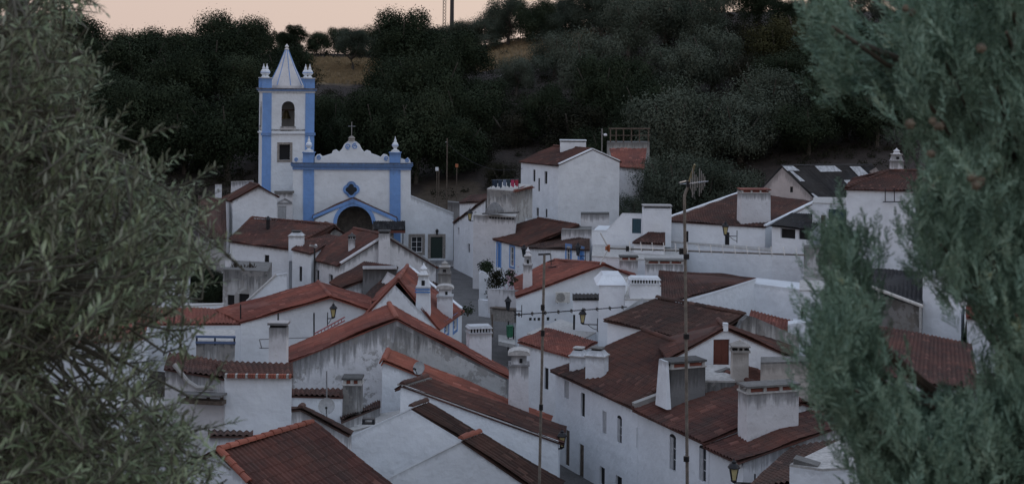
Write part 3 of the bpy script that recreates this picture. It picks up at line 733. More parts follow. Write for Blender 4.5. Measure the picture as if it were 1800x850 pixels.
    for a in ((hw[0] - q, hw[1] - q, hw[0], hw[3] + q), (hw[2], hw[1] - q, hw[2] + q, hw[3] + q), (hw[0], hw[3], hw[2], hw[3] + q), (hw[0], hw[1] - q, hw[2], hw[1])): ubox(sb, tp, *a, .004, .05, STONE)
    part(sb, 'window_surround', t)
    bb = MB(); bc = (c[0] + c[1] + c[2] + c[3]) / 4; bz = hb[1] + .7
    bb.lathe([(.5, 0), (.47, .08), (.36, .3), (.3, .6), (.22, .78), (.05, .84)], (bc.x, bc.y, bz), plain('bell_bronze', (.1, .08, .04), .5, .6), 14); bb.bar((bc.x - 1.8, bc.y, bz + .9), (bc.x + 1.8, bc.y, bz + .9), .16, .16, WOOD); part(bb, 'bell', t)
    for i in range(4):
        for k in (0, 1):
            if i in (1, 2) and k: pass
            a, q = c[i], c[(i + 1) % 4]; pl_ = Pl(a, q); wd = .86
            u0 = 0 if k == 0 else pl_.L - wd
            if i == 3: continue
            mb = MB(); ubox(mb, pl_, u0 - (.06 if k == 0 and i == 0 else 0), 5.2, u0 + wd + (.06 if k and i == 0 else 0), zt, .004, .07, BLUE); part(mb, 'pilaster', t)
    def ringbox(mb, z0, z1, o, m):
        q = [tp.pt(-o, z0, o), tp.pt(W + o, z0, o), tp.pt(W + o, z0, -D - o), tp.pt(-o, z0, -D - o)]
        mb.hull(q, [Vector((p.x, p.y, z1)) for p in q], m)
    cb = MB(); ringbox(cb, zt - .3, zt - .12, .12, CW); ringbox(cb, zt - .118, zt + .04, .24, BLUE); ringbox(cb, zt + .042, zt + .17, .32, wallmat('mossy_cornice', base=(.3, .33, .42), mildew=.9, length=.3, grime=.5))
    ringbox(cb, zm, zm + .13, .14, CW)
    for u0 in (-.17, W - .86): ubox(cb, tp, u0, zm - .12, u0 + 1.03, zm + .16, -.1, .19, BLUE)
    part(cb, 'cornice', t)
    zc = zt + .17
    for i, p in enumerate(c):
        k = bc - p; k.z = 0; k = p + k.normalized() * .52; pb = MB()
        pb.box((k.x, k.y, zc), (.92, .92, .98), BLUE, TH); pb.box((k.x, k.y, zc + .98), (1.04, 1.04, .09), CW, TH); urn(pb, (k.x, k.y, zc + 1.05), .82, CW, BLUE); part(pb, 'finial', t)
    sp = MB(); SW = wallmat('spire_limewash', base=(.68, .67, .66), mildew=.3, length=.2, grime=.6); H = tp.at(505, 86).z - zc
    r = 1.82; cc = (bc.x, bc.y, zc)
    sp.lathe([(r, 0), (r, .25), (r * .98, .3), (r * .5, H * .53), (.14, H)], cc, SW, 8)
    so_ = part(sp, 'spire', t); rb = MB()
    for k in range(8):
        an = 2 * math.pi * (k + .5) / 8; a = Vector((math.cos(an), math.sin(an), 0))
        rb.tube([bc + a * r + Vector((0, 0, zc - bc.z + .3)), bc + a * r * .5 + Vector((0, 0, zc - bc.z + H * .53)), bc + a * .14 + Vector((0, 0, zc - bc.z + H))], .042, BLUE, 5)
    rb.lathe([(.2, H - .1), (.25, H + .02), (.12, H + .1), (.22, H + .28), (.1, H + .42), (.02, H + .55)], cc, SW, 8); part(rb, 'spire_rib', t)
    return root
church()

def prism_pts(*a): return a
def Q(px, py, Y): return P(px, py, Y)

# ---- left of the church
gfront('gabled_house', 'white gabled house left of the bell tower with a brown tiled roof', Q(409, 353, 132), Q(455, 328, 132), Q(487, 346, 132.5), Q(392, 349, 138), Q(440, 324, 139), Q(474, 343, 139), tile=T_BRN, wallm=WHITE)
house('outbuilding', 'low shed with steep dark tiled roof left of the gabled house by the tower', Q(352, 415, 128), Q(398, 418, 126), Q(396, 350, 134), Q(350, 345, 134), tile=T_OLD, wallm=GREYW)
house('outbuilding', 'small dirty white wall block below the foot of the bell tower', Q(406, 320, 150), Q(446, 318, 150), Q(446, 318, 153), Q(406, 320, 153), flat=MORTAR, wallm=WORN)
house('outbuilding', 'tiny white hut at the wood edge left of the bell tower', Q(378, 325, 152), Q(390, 325, 152), Q(390, 325, 154), Q(378, 325, 154), flat=MORTAR, wallm=WHITE)
def side_chapel():
    r = house('side_chapel', 'narrow white side chapel with a small pediment between tower and church front', Q(484, 338, 138.6), Q(515, 337, 139), Q(515, 337, 143), Q(484, 338, 143), flat=MORTAR, wallm=WORN, ops={'AB': [(489, 362, 503, 392, 'shutter')]})
    pl = Pl(Q(484, 338, 138.6), Q(515, 337, 139)); b = MB(); z = pl.at(500, 337).z; ubox(b, pl, -.1, z - .12, pl.L + .1, z + .1, .003, .2, CONC)
    for a, q in (((488, 356), (501, 349)), ((501, 349), (513, 356)), ((488, 357), (513, 357))): b.bar(pl.at(*a, .06), pl.at(*q, .06), .12, .1, WORN)
    part(b, 'pediment', r)
side_chapel()

# ---- long house below the church
r = house('long_house', 'long white house with old brown roof and black flue pipe below the church', Q(404, 424, 117), Q(508, 438, 115), Q(600, 412, 126), Q(440, 400, 127), Q(443, 385, 122.5), Q(585, 397, 120.5), tile=T_MID, wallm=WHITE, hip=(1, 1), base=5,
          ops={'AB': [(465, 448, 473, 478, 'slit')]})
b = MB(); c = P(471, 410, 119.5); b.tube([c - Vector((0, 0, .6)), c + Vector((0, 0, 1.15))], .16, IRON, 8); b.lathe([(.26, 0), (.05, .25)], c + Vector((0, 0, 1.2)), IRON, 8); part(b, 'flue_pipe', r)
chimney(r, 507, 532, 406, 443, 114, .9, 'gable', WHITE, capm=DARKW)
gfront('stained_house', 'small grey stained gable behind the chimneys below the church porch', Q(540, 418, 121), Q(577, 396, 122), Q(604, 412, 122), Q(533, 415, 124), Q(572, 394, 125), Q(600, 410, 125), tile=T_OLD, wallm=GREYW)
house('tiled_annex', 'low red roofed annex with white eave joining the long house and the gabled house', Q(514, 439, 113), Q(547, 447, 111.5), Q(603, 418, 119), Q(568, 411, 120), tile=T_MID, wallm=WHITE, base=5, verge=(0, 0), ops={'AB': [(526, 468, 531, 494, 'slit')]})
r = gfront('gabled_house', 'white house with low gable and square chimneys in front of the church porch', Q(598, 466, 107.5), Q(678, 416, 109), Q(766, 470, 111), Q(545, 454, 113.5), Q(622, 404, 116), Q(716, 455, 117), tile=T_MID, wallm=WORN, base=5, verge=(0, WORN),
           ops={'DA': [], 'AB': [(555, 474, 561, 495, 'dark'), (578, 482, 585, 500, 'dark')]})
chimney(r, 611, 624, 410, 447, 109.5, .55, 'pyramid', WORN, capm=DARKW); chimney(r, 665, 684, 405, 470, 108.4, .6, 'lid', WORN, capm=DARKW, ext=.3)

# ---- terrace with stained parapet
r = box_house('terrace_house', 'grey mildewed terrace house with parapet left of the long house', [Q(392, 480, 105), Q(470, 488, 104), Q(478, 482, 109), Q(396, 474, 110)], P(430, 478, 104).z, wallm=GREYW, topm=CONC, ops={'AB': [(400, 518, 412, 536, 'dark'), (420, 516, 438, 536, 'dark')]})
chimney(r, 393, 405, 447, 478, 106, .8, 'plain', WORN, taper=.6)
def flowerpots():
    t = thing('planter', 'dark trough of withered plants standing on the grey terrace parapet', 'planter', P(425, 476, 106))
    b = MB(); a, q = P(410, 477, 106), P(449, 480, 106); b.bar(a + Vector((0, 0, .15)), q + Vector((0, 0, .15)), .3, .3, DARKW); part(b, 'trough', t)
    l = MB()
    for k in range(60):
        p = a.lerp(q, random.random()) + Vector((0, random.uniform(-.1, .1), .3)); d = Vector((random.uniform(-.2, .2), random.uniform(-.2, .2), random.uniform(.1, .5))) * (1 if random.random() < .7 else 1.5)
        sd = Vector((random.uniform(-.06, .06), .03, .02)); l.face([p, p + d * .6 + sd, p + d, p + d * .6 - sd], plain('dry_leaves', (.05, .04, .03)))
    part(l, 'dry_plant', t)
flowerpots()
def wing_wall():
    pl = Pl(Q(434, 540, 101), Q(504, 540, 101.6)); t = thing('wall', 'white wing wall sloping up beside the grey terrace', 'wall', P(470, 540, 101))
    b = MB(); plate(b, pl, [(432, 620), (434, 530), (486, 483), (504, 480), (504, 620)], -.4, 0, WHITE); part(b, 'panel', t)
    c = MB(); c.bar(pl.at(434, 530, -.2), pl.at(486, 483, -.2), .5, .12, MORTAR); part(c, 'coping', t)
wing_wall()
# ---- terrace houses right of the wing wall, towards the street
r = house('tiled_house', 'brown roofed house with stained concrete terrace behind the red roofed white gable', Q(582, 497, 98), Q(604, 508, 96), Q(700, 470, 100), Q(642, 462, 103), tile=T_BRN, wallm=WORN, base=5)
r = box_house('terrace_block', 'black stained concrete terrace block with thin white slab on top', [Q(638, 476, 97), Q(696, 476, 97.5), Q(698, 470, 98.6), Q(640, 470, 98.2)], P(660, 474, 97).z, wallm=DARKW, topm=DARKW)
b = MB(); a, q = P(638, 470, 96.95), P(697, 470, 97.45); b.bar(a, q, .3, .16, WHITE); part(b, 'slab', r)
r = house('tiled_house', 'house with low mossy brown roof and pierced parapet left of the blue banded chimney', Q(622, 540, 92), Q(716, 552, 89), Q(770, 500, 97), Q(688, 480, 99), tile=T_OLD, wallm=GREYW, base=5)
def pierced():
    pl = Pl(Q(655, 545, 90), Q(726, 530, 91)); t = thing('parapet', 'pierced grey parapet with small square holes on the mossy roof', 'parapet', P(690, 545, 90))
    b = MB(); hs = []
    for k in range(9): u = pl.L * (k + .35) / 9.4; z = pl.at(690, 534).z + .0; hs.append((u, z - .1, u + .14, z + .28))
    zt = pl.at(690, 519).z; wall(b, pl.o, pl.pt(pl.L, 0), [(0, zt - .35), (pl.L * .6, zt), (pl.L, zt + .1)], zt - 3, CONC, hs); q = pl.n * -.25; wall(b, pl.pt(pl.L, 0) + q, pl.o + q, [(0, zt + .1), (pl.L, zt - .35)], zt - 3, DARKW); part(b, 'wall', t)
    c = MB(); c.bar(pl.pt(0, zt - .3, -.12), pl.pt(pl.L * .6, zt + .05, -.12), .36, .1, T_RED); c.bar(pl.pt(pl.L * .6, zt + .05, -.12), pl.pt(pl.L, zt + .15, -.12), .36, .1, T_RED); part(c, 'tile_cap', t)
pierced()
r = gfront('street_house', 'white street house with red roof, white verge and tall blue banded chimney', Q(640, 560, 87), Q(700, 494, 88.5), Q(768, 577, 86.8), Q(655, 520, 97), Q(716, 470, 98.5), Q(812, 547, 93.5), tile=T_RED, wallm=WHITE, base=5,
           ops={'CD': [(782, 566, 788, 586, 'blue'), (797, 556, 803, 580, 'blue')]}, verge=(WHITE, 0))
chimney(r, 729, 757, 464, 556, 87.4, .9, 'finial', WHITE, taper=.82)
chimney(r, 768, 795, 501, 547, 90, .85, 'dome', WHITE); chimney(r, 770, 792, 460, 500, 97.6, .8, 'finial', CONC)
b = MB(); pl = Pl(Q(729, 500, 87.3), Q(757, 500, 87.3))
z = pl.at(742, 514).z; 
for dz in (0, .16): ubox(b, pl, .02, z + dz, pl.L - .02, z + dz + .07, .0, .06, FRAMEB)
part(b, 'blue_band', r)

# ---- white gable with red roof (wall lantern)
r = gfront('gabled_house', 'broad white gable under a red tiled roof, left of centre, with a lantern on it', Q(424, 568, 88), Q(581, 524, 88), Q(665, 552, 88.6), Q(380, 546, 93), Q(559, 499, 94), Q(664, 530, 94), tile=T_RED, wallm=CLEAN, base=5, oh=.05, ridgem=T_RED)
house('white_wall_house', 'white house end with flat tiled edge left of the lantern gable, half behind the olive', Q(240, 572, 89), Q(424.5, 571, 88.1), Q(424, 545, 93.5), Q(240, 540, 93.5), wallm=CLEAN, tile=T_RED, base=5, oh=.02)
house('outbuilding', 'low white block under the grey terrace seen past the olive twigs', Q(300, 540, 97), Q(393, 536, 97), Q(393, 534, 99), Q(300, 535, 99), wallm=CLEAN, flat=MORTAR, base=5)
house('white_house', 'white house corner with flat roof showing through the olive leaves at left', Q(262, 492, 106), Q(334, 488, 106), Q(338, 484, 112), Q(262, 486, 112), wallm=WHITE, flat=MORTAR, base=5)
house('white_house', 'white house with red roof mostly behind the big olive at far left', Q(40, 610, 78), Q(250, 596, 80), Q(262, 560, 88), Q(60, 572, 86), wallm=WHITE, tile=T_RED, base=5)
# ---- big stained gable
r = gfront('stained_house', 'large peeling grey gable with red roof in the middle of the village', Q(500, 641, 68.4), Q(697, 563, 69.4), Q(892, 665, 70.4), Q(502, 616, 72.6), Q(684, 538, 73.8), Q(886, 648, 74.6), tile=T_RED, wallm=PEEL, base=5, oh=.1, ridgem=T_ORG)
chimney(r, 820, 862, 573, 650, 73.6, .8, 'slots', WHITE, rz=R(14), taper=.95, ext=4)
def rcover():
    pl = Pl(Q(697, 563, 69.36), Q(892, 665, 70.36)); b = MB(); plate(b, pl, [(697, 572), (735, 590), (890, 668), (890, 700), (800, 660), (735, 640), (690, 615)], .003, .03, GREYW); return b
part(rcover(), 'bare_render_patch', r)
r = gfront('terraced_house', 'white terraced house with orange verge tiles and tall white domed chimney before the peeling gable', Q(672, 641, 64.4), Q(674.5, 637, 64.4), Q(962, 752, 65.4), Q(680, 622, 67.3), Q(682, 620, 67.3), Q(968, 735, 68), tile=T_ORG, wallm=WHITE, base=5, oh=.06)
chimney(r, 893, 930, 615, 712, 66.4, .9, 'dome', WORN, taper=.92)
r = gfront('terraced_house', 'white terraced house with bright sharp verge and brown roof running down to the lane', Q(704, 682, 60), Q(707, 680, 60), Q(981, 779, 61), Q(748, 668, 63.1), Q(750, 667, 63.1), Q(985, 752, 64), tile=T_BRN, wallm=CLEAN, base=5, oh=.25)
b = MB(); b.bar(P(706, 677, 60.05), P(981, 776, 61.05), .1, .1, FRAMEW); part(b, 'verge_strip', r)
b = MB(); b.bar(P(708, 676, 60.3), P(750, 664, 63), .5, .08, CONC); part(b, 'gutter', r)
r = gfront('terraced_house', 'white terraced house end with dull brown strip of tiles in front of the bright verge', Q(596, 776, 56.4), Q(723, 719, 57), Q(960, 862, 58), Q(625, 766, 57.4), Q(749, 710, 58.2), Q(986, 848, 59), tile=T_OLD, wallm=CLEAN, base=5, oh=.1, ov=.02, bareAB=CLEAN)
r = gfront('terraced_house', 'lowest white terraced house at the bottom edge with one orange ridge tile', Q(640, 862, 52), Q(811, 776, 52.4), Q(1000, 905, 53), Q(680, 852, 53), Q(843, 765, 53.6), Q(1030, 890, 54), tile=T_OLD, wallm=CLEAN, base=5, oh=.1, ov=.02, ridgem=T_ORG, bareAB=CLEAN)

# ---- left foreground
r = house('tiled_house', 'house with dark tiled hip roof and orange ridge tiles at the bottom left', P(435, 850, 45.4) + Vector((3.2, -2.2, -1.9)), P(548, 748, 50) + Vector((4.4, -3.0, -2.35)), P(548, 748, 50) + Vector((-3.2, 2.1, -2.0)), P(385, 797, 46.2) + Vector((-3.6, 2.3, -2.0)), P(385, 797, 46.2), P(548, 748, 50), tile=T_MID, wallm=WHITE, base=5, ridgem=T_ORG, oh=.1, period=.2, verge=(0, 0))
b = MB(); a = P(385, 797, 46.2); ridge(b, P(437, 854, 45.4) + Vector((0, 0, .1)), a + Vector((0, 0, .1)), T_ORG); part(b, 'verge_tiles', r)
r = gfront('lean_to', 'low white lean-to with a sloping tile edge between the square house and the satellite dish', Q(513, 724, 54.5), Q(528, 722, 54.5), Q(612, 768, 55), Q(513, 720, 55.3), Q(532, 719, 55.3), Q(618, 762, 55.8), tile=T_OLD, wallm=WORN, base=5, oh=.02, ov=.0)
r = house('square_house', 'plain white square house with row of orange eave tiles at lower left', Q(396, 662, 58), Q(513, 663, 58), Q(512, 643, 61), Q(380, 640, 61), tile=T_BRN, wallm=CLEAN, base=5, oh=.12)
chimney(r, 472, 503, 567, 642, 61.5, .6, 'lid', WORN, capm=GALV, ext=1.5)
b = MB(); pl = Pl(Q(396, 662, 57.96), Q(513, 663, 57.96)); zz = pl.at(450, 662).z
n = 26
for k in range(n): c = pl.pt(pl.L * (k + .5) / n, zz - .02, .08); b.box((c.x, c.y, c.z), (.085, .2, .16), T_ORG if k % 4 else MORTAR)
part(b, 'eave_tiles', r)
r = house('white_house', 'white house with corner awning and worn walls behind the olive at lower left', Q(290, 650, 59), Q(396.5, 668, 58.3), Q(392, 640, 62), Q(300, 622, 63), tile=T_BRN, wallm=WORN, base=5, oh=.1)
def awning():
    t = thing('awning', 'narrow dark ledge awning on brackets on the worn white wall at lower left', 'awning', P(356, 700, 58)); b = MB()
    a, q = P(318, 691, 58.1), P(394, 694, 57.6); b.bar(a, q, .55, .09, CONC); part(b, 'slab', t); b = MB(); b.bar(P(322, 703, 58.1), P(394, 707, 57.7), .4, .16, WOOD); part(b, 'beam', t)
    for px in (330, 366, 390): b = MB(); b.bar(P(px, 693, 57.9), P(px, 706, 57.9), .12, .12, WOOD); part(b, 'bracket', t)
awning()
def pipe():
    t = thing('drain_pipe', 'grey bent drain pipe on the worn wall above the dark awning', 'pipe', P(340, 670, 58.5)); b = MB()
    b.tube([P(306, 640, 58.6), P(330, 670, 58.4), P(348, 681, 58.2), P(376, 681, 57.9)], .1, CONC, 8); part(b, 'pipe', t)
pipe()
r = box_house('stained_block', 'black stained rooftop block with faded blue railing at left', [Q(345, 602, 66), Q(413, 603, 66), Q(413, 600, 69), Q(345, 600, 69)], P(380, 602, 66).z, wallm=GREYW, base=5)
b = MB()
for py in (591, 601): b.bar(P(344, py, 66), P(414, py + 1, 66), .1, .1, plain('faded_blue_rail', (.08, .12, .22)))
for px in (346, 378, 412): b.bar(P(px, 591, 66.02), P(px, 606, 66.02), .07, .07, IRON)
part(b, 'railing', r)
r = house('white_house', 'low white block with brown roof strip behind the satellite dish', Q(514, 698, 60), Q(601, 700, 60), Q(601, 687, 62.2), Q(514, 685, 62.2), tile=T_BRN, wallm=CLEAN, base=5, oh=.05)
r = house('stained_block', 'stained stub wall with wide black capped chimney below the peeling gable', Q(601, 744, 58.5), Q(668, 716, 62), Q(668, 706, 64), Q(601, 738, 60.5), tile=T_OLD, wallm=WORN, base=5, oh=.03)
chimney(r, 602, 634, 663, 728, 60.4, .8, 'tiles', GREYW, capm=DARKW, ext=1.5)
house('white_wall_house', 'white side wall without windows below the orange verge tiles', Q(600, 764, 57.8), Q(720, 735, 58.5), Q(720, 720, 63.5), Q(600, 742, 62), flat=MORTAR, wallm=CLEAN, base=5)
house('white_house', 'white strip wall with tile top hidden behind the hip roof at bottom left', Q(368, 768, 53), Q(442, 768, 53), Q(442, 762, 54.5), Q(368, 762, 54.5), tile=T_OLD, wallm=WHITE, base=5)
house('white_house', 'white house almost hidden by the lower olive branches', Q(180, 720, 62), Q(330, 715, 62), Q(330, 700, 68), Q(180, 700, 68), flat=MORTAR, wallm=WHITE, base=5)

# ================================================================= right of the street
# ---- long two-storey house on the lane
eA = Vector((2.3, 70, 10.45)); ed = Vector((5.9, -13.7, 0)).normalized(); er = Vector((.92, .396, 0)).normalized()
sE = PZ(1137, 716, 10.45); s1 = (sE - eA).dot(ed); sF = PZ(1264, 773, 10.45); s2 = (sF - eA).dot(ed)
p = lambda s, r, z: eA + ed * s + er * r + Vector((0, 0, z - eA.z))
wins = [(992, 668, 1000, 700, 'shutter'), (1021, 690, 1028, 732, 'dark'), (1059, 722, 1066, 762, 'shutter'), (1085, 735, 1093, 778, 'half'), (1119, 752, 1126, 788, 'shutter'),
        (1177, 768, 1188, 826, 'half'), (1229, 788, 1241, 845, 'half'), (1258, 798, 1270, 858, 'half'), (994, 755, 1001, 818, 'door'), (1018, 780, 1026, 842, 'door'), (1054, 820, 1063, 852, 'dark'), (1082, 836, 1093, 868, 'dark')]
r = house('long_house', 'long two storey white house on the lane with dark brown roof and twin chimneys', p(0, 0, 10.45), p(s1, 0, 10.45), p(s1, 8.5, 10.6), p(0, 8.5, 10.6), p(0, 4.9, 12.0), p(s1 * .62, 4.9, 11.95), tile=T_BRN, wallm=WHITE, base=5, oh=.28, hip=(0, 1), ops={'AB': [o for o in wins if o[0] < 1130]})
chimney(r, 1005, 1031, 612, 653, 68.75, .75, 'gable', WHITE, rz=R(-20), ext=.3); chimney(r, 1033, 1067, 612, 667, 67.05, .75, 'gable', WHITE, rz=R(-20), capm=CONC, ext=.3)
r = house('long_house', 'near half of the lane row with redder tiles, arched windows and wide slab chimneys', p(s1 + .02, 0, 10.4), p(s2, 0, 10.4), p(s2, 8.5, 10.0), p(s1 + .02, 8.5, 10.0), p(s1 + .02, 4.4, 11.6), p(s2, 4.4, 11.55), tile=T_MID, wallm=WHITE, base=5, oh=.28, ops={'AB': [o for o in wins if o[0] > 1130]}, dark_eave=True)
fw = MB(); a, q = p(s1, -.2, 10.55), p(s1, 4.6, 11.75); fw.bar(a, q, .3, .35, CONC); part(fw, 'fire_wall', r)
chimney(r, 1168, 1237, 633, 702, 61.3, .9, 'tiles', DARKW, rz=R(23), capm=DARKW)
b = MB(); c = P(1166, 690, 61.0); b.box((c.x, c.y, c.z - .6), (.22, 1.0, 2.0), WHITE, R(23), .6); part(b, 'chimney_buttress', r)
chimney(r, 1303, 1404, 675, 738, 56.6, .8, 'tiles', WORN, rz=R(18), ext=1.2)
r = house('white_house', 'small white house with red roof ending the lane row beside the big lantern', p(s2 + .03, 0, 10.25), p(s2 + 2.5, 0, 10.25), p(s2 + 2.3, 8.3, 11.9), p(s2 + .03, 8.3, 11.9), tile=T_MID, wallm=WORN, base=5, oh=.28, wm={'AB': WHITE})
b = MB()
for k in range(15): c = p(s2 + .1 + 2.35 * k / 14, -.1, 10.1); b.box((c.x, c.y, c.z), (.07, .16, .1), MORTAR)
part(b, 'eave_tiles', r)
# ---- bottom right corner
r = house('tiled_house', 'house with very dark roof at the bottom right corner below the near gable', Q(1322, 858, 48), Q(1405, 850, 47), Q(1490, 772, 55), Q(1395, 790, 55.5), tile=T_OLD, wallm=WHITE, base=5)
r = box_house('white_wall_house', 'white wall top with a stack of spare tiles at the bottom right', [Q(1388, 815, 45), Q(1445, 828, 44.5), Q(1560, 830, 45), Q(1500, 815, 49)], P(1440, 826, 44.6).z, wallm=CLEAN, base=5)
b = MB(); 
for k in range(5): b.bar(P(1397, 803 + k * 3.6, 45.2), P(1440, 816 + k * 2.6, 44.9), .5, .05, CONC)
part(b, 'tile_stack', r)
house('white_house', 'white flat topped house end under the cypress at bottom right', Q(1440, 828, 46), Q(1620, 826, 46), Q(1620, 815, 52), Q(1440, 815, 52), flat=MORTAR, wallm=CLEAN, base=5)

# ---- white gable with red door, behind the long roof
r = gfront('gabled_house', 'small white gable with a rust red door standing above the long brown roof', Q(1176, 634, 65.6), Q(1275, 579, 66), Q(1392, 630, 66.6), Q(1150, 600, 71.5), Q(1262, 566, 71.5), Q(1392, 612, 72), tile=T_BRN, wallm=CLEAN, base=5, oh=.06, ops={'BC': [(1254, 596, 1282, 648, 'red_door')]})
b = MB(); c = P(1275, 577, 66.05); b.box((c.x, c.y, c.z - .1), (.22, .3, .36), CLEAN); part(b, 'ridge_stub', r)
r = box_house('terrace_block', 'beige flat roofed annex with grey edge right of the grey pyramid chimney', [Q(1337, 640, 61), Q(1480, 636, 61.6), Q(1480, 630, 62.8), Q(1337, 632, 62.2)], P(1380, 640, 61).z, wallm=BEIGE, base=5, topm=CONC)
r = box_house('terrace_block', 'small terrace with clutter below the rust red door', [Q(1222, 650, 62), Q(1292, 652, 62), Q(1292, 646, 65.4), Q(1222, 644, 65.4)], P(1250, 671, 62).z, wallm=GREYW, base=5)
chimney(r, 1286, 1319, 600, 652, 62.2, .8, 'pyramid', BEIGE, ext=1.5)
# ---- dark brown roof with grey gable
r = house('tiled_house', 'house with broad weathered brown roof and grey stained gable end right of centre', Q(1068, 563, 75.2), Q(1238, 600, 69.4), Q(1394, 594, 72.8), Q(1180, 560, 79), Q(1155, 527, 76.5), Q(1308, 556, 71.4), tile=T_OLD, wallm=WHITE, base=5, wm={'BC': GREYW, 'AB': CLEAN}, verge=(0, 0))
b = MB(); plate(b, Pl(Q(1238, 600, 69.35), Q(1394, 594, 72.75)), [(1298, 562), (1308, 553), (1318, 555), (1397, 590), (1397, 626), (1340, 604), (1290, 582)], .02, .3, GREYW); part(b, 'parapet', r)
# ---- houses between: white yard house
r = gfront('gabled_house', 'white house with red roof, wall air conditioner and small round vents right of the street', Q(908, 524, 95), Q(1062, 467, 97), Q(1118, 489, 98.4), Q(904, 490, 103), Q(975, 460, 105), Q(1110, 478, 107), tile=T_RED, wallm=CLEAN, base=5, oh=.06,
           ops={'BC': [(930, 558, 935, 563, 'dark'), (938, 558, 942, 563, 'dark'), (945, 558, 950, 563, 'dark'), (961, 557, 966, 563, 'dark'), (975, 560, 978, 563, 'dark')]})
chimney(r, 919, 936, 436, 500, 97, .65, 'finial', WORN, taper=.9)
r = box_house('yard_wall', 'white walled yard in front of the air conditioned house', [Q(926, 588, 87), Q(1000, 612, 83), Q(1052, 592, 88), Q(985, 575, 92)], P(960, 598, 85).z, wallm=CLEAN, base=5)
b = MB(); c = P(1009, 579, 86); b.box((c.x, c.y, c.z), (.12, .12, .9), IRON); part(b, 'iron_post', r)
r = house('street_house', 'white street house with brown eave strip and long window facing the lane bend', Q(912, 602, 80.9), Q(1003, 628, 76.8), Q(1050, 602, 82), Q(962, 580, 86), tile=T_RED, wallm=WHITE, base=5, oh=.2, ops={'AB': [(957, 646, 964, 684, 'dark'), (977, 655, 983, 727, 'teal_door')]})
r = box_house('chimney_house', 'tall white block chimney house with sloped cap in the yard right of the air conditioner', [Q(1053, 500, 84), Q(1098, 498, 84), Q(1103, 492, 87), Q(1056, 494, 87)], P(1075, 502, 84).z, wallm=CLEAN, base=5)
b = MB(); c = P(1076, 501, 84); b.box((c.x, c.y + 1.4, c.z), (1.85, 2.9, .55), CLEAN, 0, .55); part(b, 'cap', r)
r = box_house('white_house', 'white house under the row of dark chimney slots right of centre', [Q(1098, 528, 83), Q(1160, 528, 83), Q(1162, 520, 88), Q(1100, 520, 88)], P(1130, 528, 83).z, wallm=CLEAN, base=5)
chimney(r, 1108, 1160, 488, 529, 83.2, 1.1, 'slots', CLEAN)
r = house('lean_to', 'small white lean-to with grey corrugated strip beside the air conditioner', Q(1008, 527, 88), Q(1052, 527, 87.5), Q(1052, 518, 89), Q(1008, 518, 89.5), tile=T_DRK, wallm=CLEAN, base=5, oh=.1)
# ---- brown mono-pitch roof and long white walls
r = house('tiled_house', 'house with triangular brown roof behind a rising white parapet right of the slot chimney', Q(1150, 540, 90), Q(1328, 492, 94), Q(1250, 482, 100), Q(1160, 478, 100), tile=T_BRN, wallm=CLEAN, base=5, oh=.0)
house('yard_wall', 'long white wall rising to the right under the big blank white house', Q(1160, 545, 89), Q(1328, 492, 93), Q(1329, 491, 93.6), Q(1161, 544, 89.6), flat=CLEAN, wallm=CLEAN, base=5)
r = box_house('white_house', 'big blank white house wall right of the tall antenna mast', [Q(1168, 441, 113.6), Q(1413, 438, 106.4), Q(1420, 438, 108), Q(1168, 438, 114.6)], P(1300, 437, 109.6).z, wallm=CLEAN, base=5)
house('white_wall_house', 'low white wall stepping forward below the big blank house', Q(1325, 500, 93), Q(1420, 512, 90), Q(1424, 500, 97), Q(1330, 490, 99), flat=CLEAN, wallm=CLEAN, base=5)
house('tiled_house', 'small bright red roof tucked below the long white wall', Q(1312, 574, 78), Q(1393, 592, 76), Q(1398, 566, 83), Q(1322, 548, 85), tile=T_RED, wallm=CLEAN, base=5, verge=(0, CLEAN))
r = box_house('white_house', 'white stepped block left of the small cypress spire with a dark slit window', [Q(1405, 545, 82), Q(1470, 540, 82), Q(1470, 535, 86), Q(1405, 535, 86)], P(1430, 512, 82).z, wallm=CLEAN, base=5, ops={'AB': [(1408, 541, 1413, 560, 'dark')]})
house('white_house', 'low white parapet house beside the bright red roof', Q(1385, 572, 75), Q(1450, 566, 75), Q(1450, 560, 79), Q(1385, 566, 79), flat=CLEAN, wallm=CLEAN, base=5)
# ---- the L-shaped house with slab chimney
r = house('white_house', 'white house with dark brown roof, wide slab chimney and lantern below the wooded slope', Q(1165, 389, 114), Q(1345, 400, 110), Q(1432, 357, 120), Q(1310, 338, 125), tile=T_BRN, wallm=CLEAN, base=5, oh=.15, verge=(CLEAN, CLEAN), ops={'AB': [(1203, 406, 1210, 436, 'dark'), (1274, 408, 1282, 438, 'dark')]})
chimney(r, 1301, 1354, 332, 393, 111.5, 1.5, 'tiles', WORN, rz=R(4), taper=.97, capm=T_RED)
r = house('lean_to', 'white walled lean-to with dark sheet roof and open window band', Q(1357, 397, 107), Q(1427, 405, 105), Q(1452, 380, 112), Q(1395, 377, 113), tile=T_DRK, wallm=CLEAN, base=5, oh=.25, ov=.1, ops={'AB': [(1372, 402, 1398, 419, 'dark'), (1404, 404, 1424, 421, 'dark')]})
r = box_house('white_house', 'white house with tall teal doors beside the dark lean-to', [Q(1428, 372, 108), Q(1490, 372, 107), Q(1490, 365, 113), Q(1430, 365, 113)], P(1460, 360, 107).z, wallm=CLEAN, base=5, ops={'AB': [(1443, 378, 1451, 432, 'door'), (1456, 368, 1490, 432, 'teal_door')]})
house('terrace_block', 'grey streaked terrace parapet under the teal doors', Q(1413, 436, 98), Q(1500, 436, 98), Q(1500, 432, 104), Q(1414, 432, 104), flat=CONC, wallm=GREYW, base=5)
